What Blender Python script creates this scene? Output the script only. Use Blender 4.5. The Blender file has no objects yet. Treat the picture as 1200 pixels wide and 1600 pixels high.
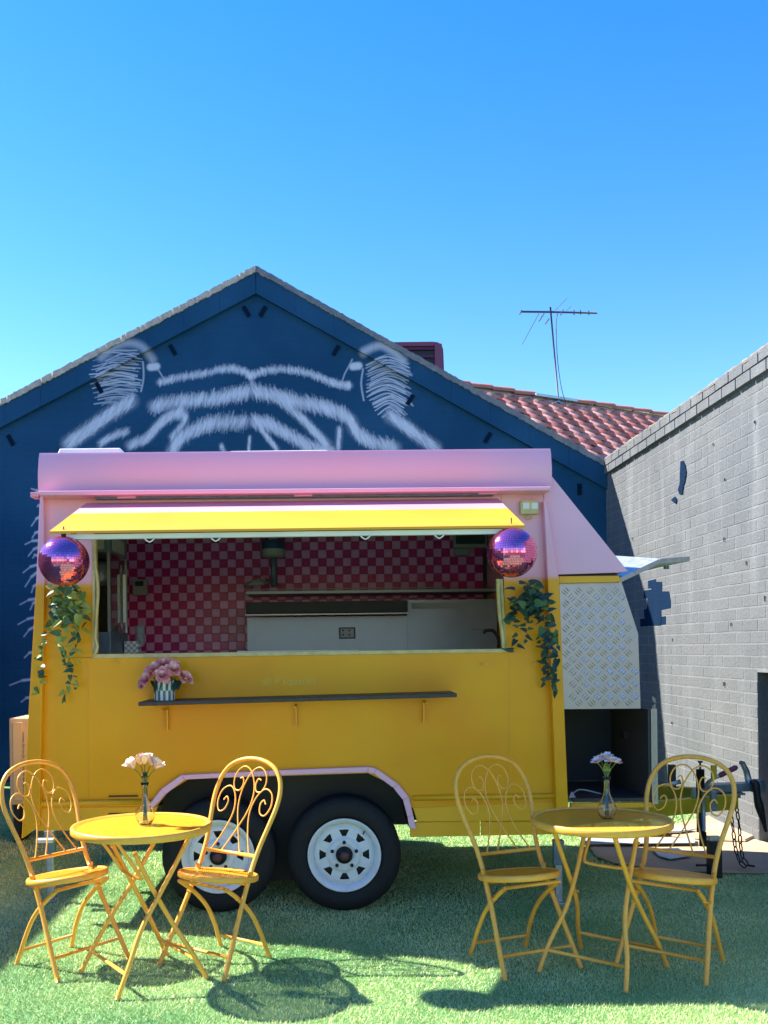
import bpy, math, random
import numpy as np
from mathutils import Vector, Matrix
R = math.radians
random.seed(7); rng = np.random.default_rng(7)
scene = bpy.context.scene
col = scene.collection

# ------------------------------------------------------------------ camera
H = 1.37; F = 1500.0; CX = 520.0; CY = 1015.0; ROLL = 0.0119
cam_d = bpy.data.cameras.new("camera"); cam = bpy.data.objects.new("camera", cam_d); col.objects.link(cam)
cam.location = (0, 0, H); cam.rotation_euler = (R(90), ROLL, 0)
cam_d.sensor_fit = 'HORIZONTAL'; cam_d.sensor_width = 36; cam_d.lens = 36*F/1200
cam_d.shift_x = (600-CX)/1200; cam_d.shift_y = (CY-800)/1200
cam_d.clip_start = 0.05; cam_d.clip_end = 2000
scene.camera = cam

# ------------------------------------------------------------------ light
SUN = Vector((-1, 0.38, 1.05)).normalized()          # towards the sun
el = math.asin(SUN.z); az = math.atan2(SUN.x, SUN.y)  # azimuth clockwise from +Y
world = bpy.data.worlds.new("World"); scene.world = world; world.use_nodes = True
wn = world.node_tree.nodes; wl = world.node_tree.links
sky = wn.new('ShaderNodeTexSky'); sky.sky_type = 'NISHITA'; sky.sun_disc = False
sky.sun_elevation = el; sky.sun_rotation = az
sky.altitude = 0; sky.air_density = 1.25; sky.dust_density = 0.1; sky.ozone_density = 3.0
hs_ = wn.new('ShaderNodeHueSaturation'); hs_.inputs['Saturation'].default_value = 1.42; hs_.inputs['Hue'].default_value = .514
bg = wn['Background']; wl.new(sky.outputs[0], hs_.inputs['Color']); wl.new(hs_.outputs[0], bg.inputs[0]); bg.inputs[1].default_value = 0.09
sd = bpy.data.lights.new("sun", 'SUN'); sun = bpy.data.objects.new("sun", sd); col.objects.link(sun)
sd.energy = 4.6; sd.angle = R(0.53); sd.color = (1.0, 0.92, 0.78)
sun.rotation_euler = (-SUN).to_track_quat('-Z', 'Y').to_euler(); sun.location = (-6, 4, 8)
scene.view_settings.view_transform = 'Standard'; scene.view_settings.look = 'None'
scene.view_settings.exposure = 1.8; scene.view_settings.gamma = 1.0
scene.view_settings.use_curve_mapping = False
scene.render.engine = 'CYCLES'
scene.cycles.max_bounces = 10; scene.cycles.diffuse_bounces = 5

# ------------------------------------------------------------------ helpers
def W(px, py, Y):
    """photo pixel -> world point on the plane at distance Y"""
    u = (px-CX)/F; v = (CY-py)/F
    c, s = math.cos(ROLL), math.sin(ROLL)
    return Vector(((u*c + v*s)*Y, Y, H + (-u*s + v*c)*Y))
def XZ(px, py, Y=5.0):
    p = W(px, py, Y); return (p.x, p.z)

class MB:
    def __init__(s): s.v = []; s.f = []; s.m = []; s.sm = []
    def add(s, vs, fs, mi=0, smooth=False):
        o = len(s.v); s.v += [tuple(p) for p in vs]
        for f in fs: s.f.append(tuple(i+o for i in f)); s.m.append(mi); s.sm.append(smooth)
        return s
    def box(s, a, b, mi=0, M=None):
        x0, y0, z0 = a; x1, y1, z1 = b
        if x0 > x1: x0, x1 = x1, x0
        if y0 > y1: y0, y1 = y1, y0
        if z0 > z1: z0, z1 = z1, z0
        vs = [(x0,y0,z0),(x1,y0,z0),(x1,y1,z0),(x0,y1,z0),(x0,y0,z1),(x1,y0,z1),(x1,y1,z1),(x0,y1,z1)]
        if M is not None: vs = [M @ Vector(p) for p in vs]
        return s.add(vs, [(0,3,2,1),(4,5,6,7),(0,1,5,4),(1,2,6,5),(2,3,7,6),(3,0,4,7)], mi)
    def hexa(s, near, far, mi=0):
        """near, far: four corners each (ccw seen from the camera)"""
        return s.add(list(near)+list(far), [(0,1,2,3),(7,6,5,4),(1,0,4,5),(2,1,5,6),(3,2,6,7),(0,3,7,4)], mi)
    def prism(s, poly, y0, y1, mi=0, smooth=False):
        """poly: (x,z) list, extruded along Y"""
        A = sum(poly[i][0]*poly[(i+1)%len(poly)][1]-poly[(i+1)%len(poly)][0]*poly[i][1] for i in range(len(poly)))
        if A < 0: poly = poly[::-1]
        n = len(poly)
        vs = [(x, y0, z) for x, z in poly] + [(x, y1, z) for x, z in poly]
        fs = [tuple(range(n)), tuple(range(2*n-1, n-1, -1))]
        s.add(vs, fs, mi)
        o = len(s.v)-2*n
        for i in range(n):
            j = (i+1) % n
            s.f.append((o+i, o+n+i, o+n+j, o+j)); s.m.append(mi); s.sm.append(smooth)
        return s
    def tube(s, path, r, n=8, mi=0, closed=False, caps=True, flat=1.0):
        P = [Vector(p) for p in path]; N = len(P)
        rr = r if hasattr(r, '__len__') else [r]*N
        T = []
        for i in range(N):
            if closed: t = P[(i+1) % N]-P[i-1]
            else: t = P[min(i+1, N-1)]-P[max(i-1, 0)]
            T.append(t.normalized() if t.length > 1e-9 else Vector((0,0,1)))
        up = Vector((0,0,1)) if abs(T[0].z) < .9 else Vector((1,0,0))
        nrm = (up - T[0]*up.dot(T[0])).normalized()
        vs = []
        for i in range(N):
            nrm = (nrm - T[i]*nrm.dot(T[i]))
            nrm = nrm.normalized() if nrm.length > 1e-6 else T[i].orthogonal().normalized()
            b = T[i].cross(nrm)
            for k in range(n):
                a = 2*math.pi*k/n
                vs.append(P[i] + (nrm*math.cos(a)*flat + b*math.sin(a))*rr[i])
        fs = []
        for i in range(N if closed else N-1):
            j = (i+1) % N
            for k in range(n):
                l = (k+1) % n
                fs.append((i*n+k, j*n+k, j*n+l, i*n+l)[::-1])
        s.add(vs, fs, mi, True)
        if caps and not closed:
            o = len(s.v)-len(vs)
            s.f.append(tuple(o+k for k in range(n))); s.m.append(mi); s.sm.append(False)
            s.f.append(tuple(o+(N-1)*n+k for k in range(n-1, -1, -1))); s.m.append(mi); s.sm.append(False)
        return s
    def lathe(s, prof, n=32, M=None, mi=0, smooth=True, mats=None):
        """prof: (r,z) list, axis z"""
        vs = []
        for r, z in prof:
            for k in range(n):
                a = 2*math.pi*k/n; p = Vector((r*math.cos(a), r*math.sin(a), z))
                vs.append(M @ p if M is not None else p)
        fs = []
        for i in range(len(prof)-1):
            for k in range(n):
                l = (k+1) % n; fs.append((i*n+k, i*n+l, (i+1)*n+l, (i+1)*n+k))
        s.add(vs, fs, mi, smooth)
        return s
    def build(s, name, mats, parent=None, bevel=0, **kw):
        me = bpy.data.meshes.new(name); me.from_pydata(s.v, [], s.f)
        for m in (mats if isinstance(mats, (list, tuple)) else [mats]): me.materials.append(m)
        me.polygons.foreach_set('material_index', s.m)
        me.polygons.foreach_set('use_smooth', s.sm)
        me.update()
        o = bpy.data.objects.new(name, me); col.objects.link(o)
        if parent is not None: o.parent = parent; o.matrix_parent_inverse = Matrix.Identity(4)
        if bevel:
            b = o.modifiers.new('bevel', 'BEVEL'); b.width = bevel; b.segments = 2; b.limit_method = 'ANGLE'; b.angle_limit = R(40)
        for k, v in kw.items(): o[k] = v
        return o
def empty(name, loc=(0,0,0), rz=0, label=None, cat=None, group=None):
    o = bpy.data.objects.new(name, None); col.objects.link(o)
    o.empty_display_size = .1
    o.location = loc; o.rotation_euler = (0,0,rz)
    if label: o['label'] = label; o['category'] = cat
    if group: o['group'] = group
    return o
def tag(o, label, cat, group=None):
    o['label'] = label; o['category'] = cat
    if group: o['group'] = group
    return o
def inst(name, me, parent, M, label=None):
    o = bpy.data.objects.new(name, me); col.objects.link(o)
    if parent is not None: o.parent = parent
    o.matrix_basis = M
    if label: o['label'] = label
    return o
def crom(P, k=6, closed=False):
    """Catmull-Rom through the points"""
    P = [Vector(p) for p in P]; out = []
    n = len(P)
    rngi = range(n if closed else n-1)
    for i in rngi:
        if closed: p0, p1, p2, p3 = P[i-1], P[i], P[(i+1)%n], P[(i+2)%n]
        else: p0, p1, p2, p3 = P[max(i-1,0)], P[i], P[i+1], P[min(i+2,n-1)]
        for j in range(k):
            t = j/k
            out.append(0.5*((2*p1)+(-p0+p2)*t+(2*p0-5*p1+4*p2-p3)*t*t+(-p0+3*p1-3*p2+p3)*t**3))
    if not closed: out.append(P[-1])
    return out

# ------------------------------------------------------------------ materials
def mat(name, color, rough=.5, metal=0., var=0., vscale=3., bump=0., bscale=200., spec=.5, coat=0., hue=None, detail=4, dirt=None, sheen=0):
    m = bpy.data.materials.new(name); m.use_nodes = True
    nt = m.node_tree; N = nt.nodes; L = nt.links; p = N['Principled BSDF']
    p.inputs['Roughness'].default_value = rough; p.inputs['Metallic'].default_value = metal
    p.inputs['Specular IOR Level'].default_value = spec; p.inputs['Coat Weight'].default_value = coat
    p.inputs['Coat Roughness'].default_value = .12
    p.inputs['Base Color'].default_value = (*color, 1)
    g = N.new('ShaderNodeNewGeometry')
    if var > 0 or hue is not None:
        n = N.new('ShaderNodeTexNoise'); n.inputs['Scale'].default_value = vscale; n.inputs['Detail'].default_value = detail
        L.new(g.outputs['Position'], n.inputs['Vector'])
        mr = N.new('ShaderNodeMapRange'); mr.inputs['From Min'].default_value = .3; mr.inputs['From Max'].default_value = .7
        L.new(n.outputs['Fac'], mr.inputs['Value'])
        mx = N.new('ShaderNodeMix'); mx.data_type = 'RGBA'
        c2 = hue if hue is not None else tuple(min(1, c*(1+var)) for c in color)
        c1 = color if hue is not None else tuple(c*(1-var) for c in color)
        mx.inputs['A'].default_value = (*c1, 1); mx.inputs['B'].default_value = (*c2, 1)
        L.new(mr.outputs[0], mx.inputs['Factor']); L.new(mx.outputs['Result'], p.inputs['Base Color'])
        rr = N.new('ShaderNodeMapRange'); rr.inputs['To Min'].default_value = max(0, rough-.08); rr.inputs['To Max'].default_value = min(1, rough+.1)
        L.new(n.outputs['Fac'], rr.inputs['Value']); L.new(rr.outputs[0], p.inputs['Roughness'])
    if bump > 0:
        b = N.new('ShaderNodeTexNoise'); b.inputs['Scale'].default_value = bscale; b.inputs['Detail'].default_value = 5
        L.new(g.outputs['Position'], b.inputs['Vector'])
        bp = N.new('ShaderNodeBump'); bp.inputs['Strength'].default_value = bump; bp.inputs['Distance'].default_value = .01
        L.new(b.outputs['Fac'], bp.inputs['Height']); L.new(bp.outputs[0], p.inputs['Normal'])
    return m

YEL = (.82, .40, .008); PINK = (.88, .47, .62)
M_slot = mat('slot_navy', (.001, .012, .034), .9, spec=.1)
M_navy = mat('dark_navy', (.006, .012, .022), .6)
M_black = mat('matt_black', (.008, .009, .011), .55, var=.3, vscale=20)
M_tyre = mat('tyre_rubber', (.007, .008, .010), .75, var=.2, vscale=15, bump=.3, bscale=120)
M_pink = mat('pink_paint', PINK, .42, var=.05, vscale=2.2, bump=.12, bscale=9)
M_pinklit = mat('pale_pink_paint', (.80, .33, .40), .45, var=.04)
M_yel = mat('yellow_paint', YEL, .35, var=.10, vscale=2.5, bump=.15, bscale=7)
M_yelawn = mat('awning_yellow_paint', (.80, .36, .008), .4, var=.03)
M_yelbeam = mat('drawbar_yellow_paint', (.42, .33, .01), .45, var=.25, vscale=6)
M_furn = mat('furniture_yellow_paint', (.92, .42, .06), .38, var=.08, vscale=30, bump=.12, bscale=300)
M_white = mat('white_paint', (.78, .78, .76), .4, var=.06, vscale=6)
M_rim = mat('rim_white_paint', (.72, .74, .77), .38, var=.06, vscale=25)
M_cream = mat('cream_sealant', (.62, .52, .24), .5, var=.15, vscale=25, bump=.3, bscale=40)
M_steel = mat('stainless_steel', (.30, .34, .40), .4, metal=.5, var=.12, vscale=5)
M_zinc = mat('galvanised_steel', (.42, .46, .50), .42, metal=.7, var=.2, vscale=30)
M_alu = mat('checker_plate', (.31, .30, .335), .33, metal=.9, var=.06, vscale=12)
M_dgrey = mat('dark_grey_lining', (.045, .05, .05), .6, var=.2, vscale=8)
M_couple = mat('blue_grey_steel', (.16, .22, .28), .45, metal=.5, var=.25, vscale=20)
M_maroon = mat('maroon_plastic', (.16, .035, .075), .5, var=.1, vscale=10)
M_wood = mat('dark_stained_plank', (.04, .035, .034), .5, var=.3, vscale=30, bump=.4, bscale=60)
M_board = mat('cardboard', (.46, .34, .22), .85, var=.10, vscale=4, bump=.3, bscale=15)
M_paper = mat('paper', (.62, .66, .68), .8, var=.1, vscale=12)
M_cement = mat('rough_cement', (.34, .30, .25), .95, hue=(.50, .45, .38), vscale=14, bump=.9, bscale=30)
M_cap = mat('weathered_grey_cement', (.10, .095, .085), .95, hue=(.23, .20, .165), vscale=9, bump=.9, bscale=30)
M_cement2 = mat('blue_grey_cement', (.10, .13, .16), .9, hue=(.20, .21, .22), vscale=9, bump=.8, bscale=30)  # right coping, darker and bluer than the left one
M_green = mat('leaf_green', (.03, .10, .045), .6, hue=(.09, .17, .05), vscale=14, bump=.2, bscale=60)
M_green2 = mat('leaf_yellow_green', (.20, .30, .05), .65, hue=(.34, .38, .12), vscale=20)
M_greyleaf = mat('leaf_dark_teal', (.015, .055, .045), .55, var=.3, vscale=20)
M_stem = mat('stem_green', (.12, .18, .05), .6)
M_petal = mat('pale_pink_petal', (.98, .72, .66), .6, var=.08, vscale=60)
M_petal2 = mat('mauve_pink_petal', (.74, .13, .20), .6, hue=(1.0, .70, .62), vscale=45)
M_potg = mat('sage_green_glaze', (.10, .16, .14), .3); M_potw = mat('off_white_glaze', (.70, .72, .64), .3)
M_tan = mat('beige_enamel', (.64, .50, .26), .5, var=.06, vscale=5)
M_plast = mat('grey_plastic', (.35, .38, .40), .5, var=.05)
M_lens = mat('screen_grey', (.03, .06, .08), .2)
def glass(name, tint=(1,1,1), rough=0.0, ior=1.45):
    m = mat(name, tint, rough); p = m.node_tree.nodes['Principled BSDF']
    p.inputs['Transmission Weight'].default_value = 1.0; p.inputs['IOR'].default_value = ior
    return m
M_glass = glass('clear_glass', (.97, .98, .98))
M_water = glass('water', (.98, 1, 1), 0, 1.33)
def petal_trans(m, w=.3):
    m.node_tree.nodes['Principled BSDF'].inputs['Subsurface Weight'].default_value = 0
for m in (M_petal, M_petal2, M_green2): petal_trans(m)

# two-tone trailer paint: sprayed pink over yellow, soft join at about 1.74 m
def body_paint():
    m = mat('pink_over_yellow_paint', YEL, .30, bump=.22, bscale=3.5, spec=.35)
    nt = m.node_tree; N = nt.nodes; L = nt.links; p = N['Principled BSDF']
    g = N.new('ShaderNodeNewGeometry'); sp = N.new('ShaderNodeSeparateXYZ'); L.new(g.outputs['Position'], sp.inputs[0])
    nz = N.new('ShaderNodeTexNoise'); nz.inputs['Scale'].default_value = 3; L.new(g.outputs['Position'], nz.inputs['Vector'])
    ad = N.new('ShaderNodeMath'); ad.operation = 'MULTIPLY_ADD'; ad.inputs[1].default_value = .03
    L.new(nz.outputs['Fac'], ad.inputs[0]); L.new(sp.outputs['Z'], ad.inputs[2])
    mr = N.new('ShaderNodeMapRange'); mr.inputs['From Min'].default_value = 1.725; mr.inputs['From Max'].default_value = 1.765
    mr.interpolation_type = 'SMOOTHSTEP'; L.new(ad.outputs[0], mr.inputs['Value'])
    n2 = N.new('ShaderNodeTexNoise'); n2.inputs['Scale'].default_value = 1.7; n2.inputs['Detail'].default_value = 3; L.new(g.outputs['Position'], n2.inputs['Vector'])
    r2 = N.new('ShaderNodeMapRange'); r2.inputs['From Min'].default_value = .35; r2.inputs['From Max'].default_value = .65; L.new(n2.outputs['Fac'], r2.inputs['Value'])
    y = N.new('ShaderNodeMix'); y.data_type = 'RGBA'; y.inputs['A'].default_value = (.87, .41, .006, 1); y.inputs['B'].default_value = (.82, .33, .003, 1)
    L.new(r2.outputs[0], y.inputs['Factor'])
    k = N.new('ShaderNodeMix'); k.data_type = 'RGBA'; k.inputs['A'].default_value = (.90, .46, .60, 1); k.inputs['B'].default_value = (.93, .42, .54, 1)
    L.new(r2.outputs[0], k.inputs['Factor'])
    mx = N.new('ShaderNodeMix'); mx.data_type = 'RGBA'
    L.new(mr.outputs[0], mx.inputs['Factor']); L.new(y.outputs['Result'], mx.inputs['A']); L.new(k.outputs['Result'], mx.inputs['B'])
    L.new(mx.outputs['Result'], p.inputs['Base Color'])
    return m
M_body = body_paint()

# tables and seats: punched sheet metal
def mesh_metal():
    m = mat('punched_yellow_sheet', (.85, .43, .035), .38)
    nt = m.node_tree; N = nt.nodes; L = nt.links; p = N['Principled BSDF']
    tc = N.new('ShaderNodeTexCoord')
    v = N.new('ShaderNodeTexVoronoi'); v.voronoi_dimensions = '2D'; v.inputs['Scale'].default_value = 120; v.inputs['Randomness'].default_value = 0
    mp = N.new('ShaderNodeMapping'); mp.inputs['Rotation'].default_value = (0, 0, R(45)); L.new(tc.outputs['Object'], mp.inputs[0])
    L.new(mp.outputs[0], v.inputs['Vector'])
    mr = N.new('ShaderNodeMapRange'); mr.inputs['From Min'].default_value = .25; mr.inputs['From Max'].default_value = .4
    L.new(v.outputs['Distance'], mr.inputs['Value'])
    mx = N.new('ShaderNodeMix'); mx.data_type = 'RGBA'; mx.inputs['A'].default_value = (.60, .26, .015, 1); mx.inputs['B'].default_value = (.88, .46, .03, 1)
    L.new(mr.outputs[0], mx.inputs['Factor']); L.new(mx.outputs['Result'], p.inputs['Base Color'])
    hl = N.new('ShaderNodeMath'); hl.operation = 'GREATER_THAN'; hl.inputs[1].default_value = .395
    L.new(v.outputs['Distance'], hl.inputs[0]); L.new(hl.outputs[0], p.inputs['Alpha'])
    return m
M_punch = mesh_metal()

# ------------------------------------------------------------------ mural: spray strokes rasterised into an image laid on the wall in world X/Z
GY = 10.2
MX0, MX1, MZ0, MZ1 = -4.2, 3.1, 0.0, 5.7
PPM = 190
iw, ih = int((MX1-MX0)*PPM), int((MZ1-MZ0)*PPM)
ink = np.zeros((ih, iw), np.float32)
S_G = F/GY  # photo px per metre there
def stroke(pts, w, a=.8, soft=.5, acc=False):
    """pts photo px, w width in photo px"""
    q = []
    for x, y in pts:
        X, Z = XZ(x, y, GY); q.append(((X-MX0)*PPM, (Z-MZ0)*PPM))
    wi = w*PPM/S_G/2; pad = wi*1.6+2
    for (x0, y0), (x1, y1) in zip(q[:-1], q[1:]):
        a0, a1 = int(max(0, min(x0, x1)-pad)), int(min(iw, max(x0, x1)+pad))
        b0, b1 = int(max(0, min(y0, y1)-pad)), int(min(ih, max(y0, y1)+pad))
        if a1 <= a0 or b1 <= b0: continue
        gx, gy = np.meshgrid(np.arange(a0, a1), np.arange(b0, b1))
        dx, dy = x1-x0, y1-y0; L2 = dx*dx+dy*dy+1e-6
        t = np.clip(((gx-x0)*dx+(gy-y0)*dy)/L2, 0, 1)
        d = np.hypot(gx-x0-t*dx, gy-y0-t*dy)
        k = np.clip((wi*(1+soft)-d)/(wi*2*soft+.8), 0, 1); k = k*k*(3-2*k)*a
        r = ink[b0:b1, a0:a1]
        if acc: r[:] = np.where(r < .92, 1-(1-r)*(1-k), r)
        else: np.maximum(r, k, out=r)
def band(pts, w, ang, a=.85, n=None, ln=1.0):
    w *= 1.15
    """soft furry band: many short hairs laid across the path"""
    P = [tuple(p)[:2] for p in crom([(x, y, 0) for x, y in pts], 8)]
    stroke(P, w*.62, a*.45, .95)
    tot = sum(math.hypot(P[i+1][0]-P[i][0], P[i+1][1]-P[i][1]) for i in range(len(P)-1))
    n = n or int(tot*4.2)
    for _ in range(n):
        i = random.randrange(len(P)-1); t = random.random()
        x = P[i][0]*(1-t)+P[i+1][0]*t; y = P[i][1]*(1-t)+P[i+1][1]*t
        l = w*random.uniform(.2, .8)*ln; th = R(ang)+random.uniform(-.35, .35)
        ox = random.uniform(-.15, .15)*w; oy = random.uniform(-.3, .3)*w
        stroke([(x+ox-math.cos(th)*l*.6, y+oy+math.sin(th)*l*.6), (x+ox+math.cos(th)*l*.6, y+oy-math.sin(th)*l*.6)], random.uniform(.9, 2.0), a*random.uniform(.12, .5), .9, True)
def flip(p): return [(790-x, y) for x, y in p]
band([(248,598),(277,591),(317,584),(351,577),(378,580),(393,590)], 11, 80, .75)
band([(392,588),(417,579),(459,579),(497,589),(523,600),(547,603)], 11, 95, .75)
stroke([(393,590),(394,606)], 5, .5, .9)
band([(239,635),(277,628),(317,626),(357,619),(388,612)], 21, 75, .9)
band([(395,612),(430,619),(459,627),(497,635),(518,640),(545,655),(556,674),(580,691),(617,700)], 22, 110, .9)
band([(438,627),(470,653),(491,675),(510,693)], 17, 120, .8)
band([(285,643),(263,651),(245,667),(229,685),(202,696)], 17, 60, .85)
band([(383,659),(343,661),(311,669),(282,685),(269,704)], 22, 75, .9)
band([(274,648),(290,655),(268,683)], 13, 70, .7)
band([(395,659),(422,664),(451,680),(483,697),(520,706)], 21, 110, .9)
band([(405,667),(418,684),(432,702)], 11, 105, .8)
band([(205,627),(170,648),(138,672),(106,693)], 25, 55, .85)
band([(197,675),(175,682),(157,693)], 14, 50, .7)
band([(609,651),(630,664),(651,680),(680,700)], 23, 130, .85)
band([(350,708),(345,696)], 9, 60, .6)
band([(388,705),(390,684)], 8, 92, .6)
band([(530,672),(528,700)], 13, 95, .7)
stroke([(p.x, p.y) for p in crom([(160,562,0),(181,545,0),(202,539,0),(223,545,0),(238,562,0)], 6)], 12, .45, .9)
stroke([(p.x, p.y) for p in crom([(568,552,0),(593,543,0),(614,553,0),(629,566,0)], 6)], 12, .55, .8)
for c in ((239, 574), (555, 573)): stroke([(c[0]-4, c[1]), (c[0]+5, c[1]-1)], 12, .85, .4)
stroke([(234,560),(250,583),(258,597)], 2.5, .6, .6); stroke([(550,562),(538,585),(534,597)], 2.5, .6, .6)
stroke([(p.x, p.y) for p in crom([(223,566,0),(224,590,0),(220,612,0)], 6)], 3, .6, .6)
stroke([(p.x, p.y) for p in crom([(567,577,0),(564,600,0),(568,626,0)], 6)], 3, .6, .6)
for i in range(46):                                   # ear hair, left
    y = 556 + i*1.75 + random.uniform(-2, 2); x0 = 140+random.uniform(0, 22)+(abs(i-22)*.35); x1 = 222-random.uniform(0, 14)-max(0, i-30)*1.2
    k = random.uniform(-9, 9)
    stroke([(p.x, p.y) for p in crom([(x0, y+random.uniform(-3, 8), 0), ((x0+x1)/2, y+k*.5-4, 0), (x1, y+k, 0)], 5)], random.uniform(1.2, 2.4), random.uniform(.5, .9), .5)
for i in range(46):                                   # ear hair, right
    y = 562 + i*1.9 + random.uniform(-2, 2); x0 = 571+random.uniform(0, 10)+max(0, i-26)*1.1; x1 = 645-random.uniform(0, 16)-max(0, i-34)*1.2
    stroke([(p.x, p.y) for p in crom([(x0, y+6, 0), ((x0+x1)/2, y-5, 0), (x1, y+random.uniform(2, 12), 0)], 5)], random.uniform(1.2, 2.6), random.uniform(.5, .9), .5)
for a, b in [((63,807),(49,822)),((60,831),(50,841)),((60,845),(39,851)),((60,855),(44,869)),((58,868),(51,872)),((57,883),(36,895)),((57,895),(39,917)),
             ((56,914),(49,926)),((56,936),(31,945)),((56,940),(47,953)),((55,965),(28,976)),((53,980),(37,995)),((52,1019),(38,1028)),((49,1062),(15,1071)),((48,1090),(33,1097)),((64,772),(49,764)),((64,792),(58,792))]:
    m_ = ((a[0]*.6+b[0]*.4)-1, (a[1]*.6+b[1]*.4)-2)
    stroke([a, m_], 4.5, .8, .5); stroke([m_, b], 2.5, .75, .6)
img = bpy.data.images.new('mural_spray', iw, ih, alpha=False)
px = np.ones((ih, iw, 4), np.float32); px[..., 0] = px[..., 1] = px[..., 2] = ink
img.colorspace_settings.name = 'Non-Color'
img.pixels.foreach_set(px.ravel()); img.update(); img.pack()

def mural_mat():
    m = mat('blue_mural_paint', (.02, .08, .17), .7, bump=.4, bscale=40, spec=.2)
    nt = m.node_tree; N = nt.nodes; L = nt.links; p = N['Principled BSDF']
    g = N.new('ShaderNodeNewGeometry'); sp = N.new('ShaderNodeSeparateXYZ'); L.new(g.outputs['Position'], sp.inputs[0])
    def lin(o, a, b):
        q = N.new('ShaderNodeMapRange'); q.clamp = False
        q.inputs['From Min'].default_value = a; q.inputs['From Max'].default_value = b; L.new(o, q.inputs['Value']); return q.outputs[0]
    cb = N.new('ShaderNodeCombineXYZ'); L.new(lin(sp.outputs['X'], MX0, MX1), cb.inputs[0]); L.new(lin(sp.outputs['Z'], MZ0, MZ1), cb.inputs[1])
    im = N.new('ShaderNodeTexImage'); im.image = img; im.extension = 'CLIP'; L.new(cb.outputs[0], im.inputs[0])
    nz = N.new('ShaderNodeTexNoise'); nz.inputs['Scale'].default_value = 1.1; nz.inputs['Detail'].default_value = 6; L.new(g.outputs['Position'], nz.inputs['Vector'])
    r = N.new('ShaderNodeMapRange'); r.inputs['From Min'].default_value = .35; r.inputs['From Max'].default_value = .65; L.new(nz.outputs['Fac'], r.inputs['Value'])
    b0 = N.new('ShaderNodeMix'); b0.data_type = 'RGBA'; b0.inputs['A'].default_value = (.0015, .050, .125, 1); b0.inputs['B'].default_value = (.008, .070, .165, 1)
    L.new(r.outputs[0], b0.inputs['Factor'])
    mx = N.new('ShaderNodeMix'); mx.data_type = 'RGBA'; mx.inputs['B'].default_value = (.56, .64, .78, 1)
    L.new(im.outputs[0], mx.inputs['Factor']); L.new(b0.outputs['Result'], mx.inputs['A'])
    L.new(mx.outputs['Result'], p.inputs['Base Color'])
    return m
M_mural = mural_mat()

# side wall: grey painted brick with runs of paler paint and pin holes
def brick_mat(name, c1, c2):
    m = mat(name, c1, .8, bump=.55, bscale=45)
    nt = m.node_tree; N = nt.nodes; L = nt.links; p = N['Principled BSDF']
    g = N.new('ShaderNodeNewGeometry')
    n1 = N.new('ShaderNodeTexNoise'); n1.inputs['Scale'].default_value = 1.6; n1.inputs['Detail'].default_value = 8; n1.inputs['Roughness'].default_value = .65
    L.new(g.outputs['Position'], n1.inputs['Vector'])
    r = N.new('ShaderNodeMapRange'); r.inputs['From Min'].default_value = .3; r.inputs['From Max'].default_value = .7; L.new(n1.outputs['Fac'], r.inputs['Value'])
    oi = N.new('ShaderNodeObjectInfo')
    mx = N.new('ShaderNodeMix'); mx.data_type = 'RGBA'; mx.inputs['A'].default_value = (*c1, 1); mx.inputs['B'].default_value = (*c2, 1)
    L.new(r.outputs[0], mx.inputs['Factor'])
    mp = N.new('ShaderNodeMapping'); mp.inputs['Scale'].default_value = (7, 7, .9); L.new(g.outputs['Position'], mp.inputs[0])
    n3 = N.new('ShaderNodeTexNoise'); n3.inputs['Scale'].default_value = 1; n3.inputs['Detail'].default_value = 6; L.new(mp.outputs[0], n3.inputs['Vector'])
    r3 = N.new('ShaderNodeMapRange'); r3.inputs['From Min'].default_value = .52; r3.inputs['From Max'].default_value = .75; r3.inputs['To Max'].default_value = .5; L.new(n3.outputs['Fac'], r3.inputs['Value'])
    m3 = N.new('ShaderNodeMix'); m3.data_type = 'RGBA'; m3.inputs['B'].default_value = (*[c*1.5 for c in c2], 1); L.new(r3.outputs[0], m3.inputs['Factor']); L.new(mx.outputs['Result'], m3.inputs['A'])
    mx = m3
    hs = N.new('ShaderNodeHueSaturation'); L.new(mx.outputs['Result'], hs.inputs['Color'])
    vr = N.new('ShaderNodeMapRange'); vr.inputs['To Min'].default_value = .93; vr.inputs['To Max'].default_value = 1.07; L.new(oi.outputs['Random'], vr.inputs['Value'])
    L.new(vr.outputs[0], hs.inputs['Value'])
    L.new(hs.outputs[0], p.inputs['Base Color'])
    return m
M_brick = brick_mat('grey_painted_brick', (.080, .092, .108), (.108, .118, .130))
M_joint = brick_mat('grey_painted_joint', (.105, .115, .128), (.145, .155, .165))
M_bricknavy = brick_mat('navy_brick', (.0015, .013, .040), (.002, .016, .048))  # dark navy for the stepped patch, recess lining and hole plates
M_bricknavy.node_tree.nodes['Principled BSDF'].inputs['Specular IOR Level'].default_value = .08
M_tile1 = mat('terracotta_tile', (.36, .10, .08), .75, hue=(.52, .24, .20), vscale=5, bump=.5, bscale=30, detail=8)
M_tile2 = mat('terracotta_tile_light', (.42, .15, .12), .75, hue=(.58, .32, .28), vscale=7, bump=.5, bscale=30, detail=8)
M_ridge = mat('ridge_terracotta', (.45, .16, .10), .7, var=.15, vscale=5)

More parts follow.
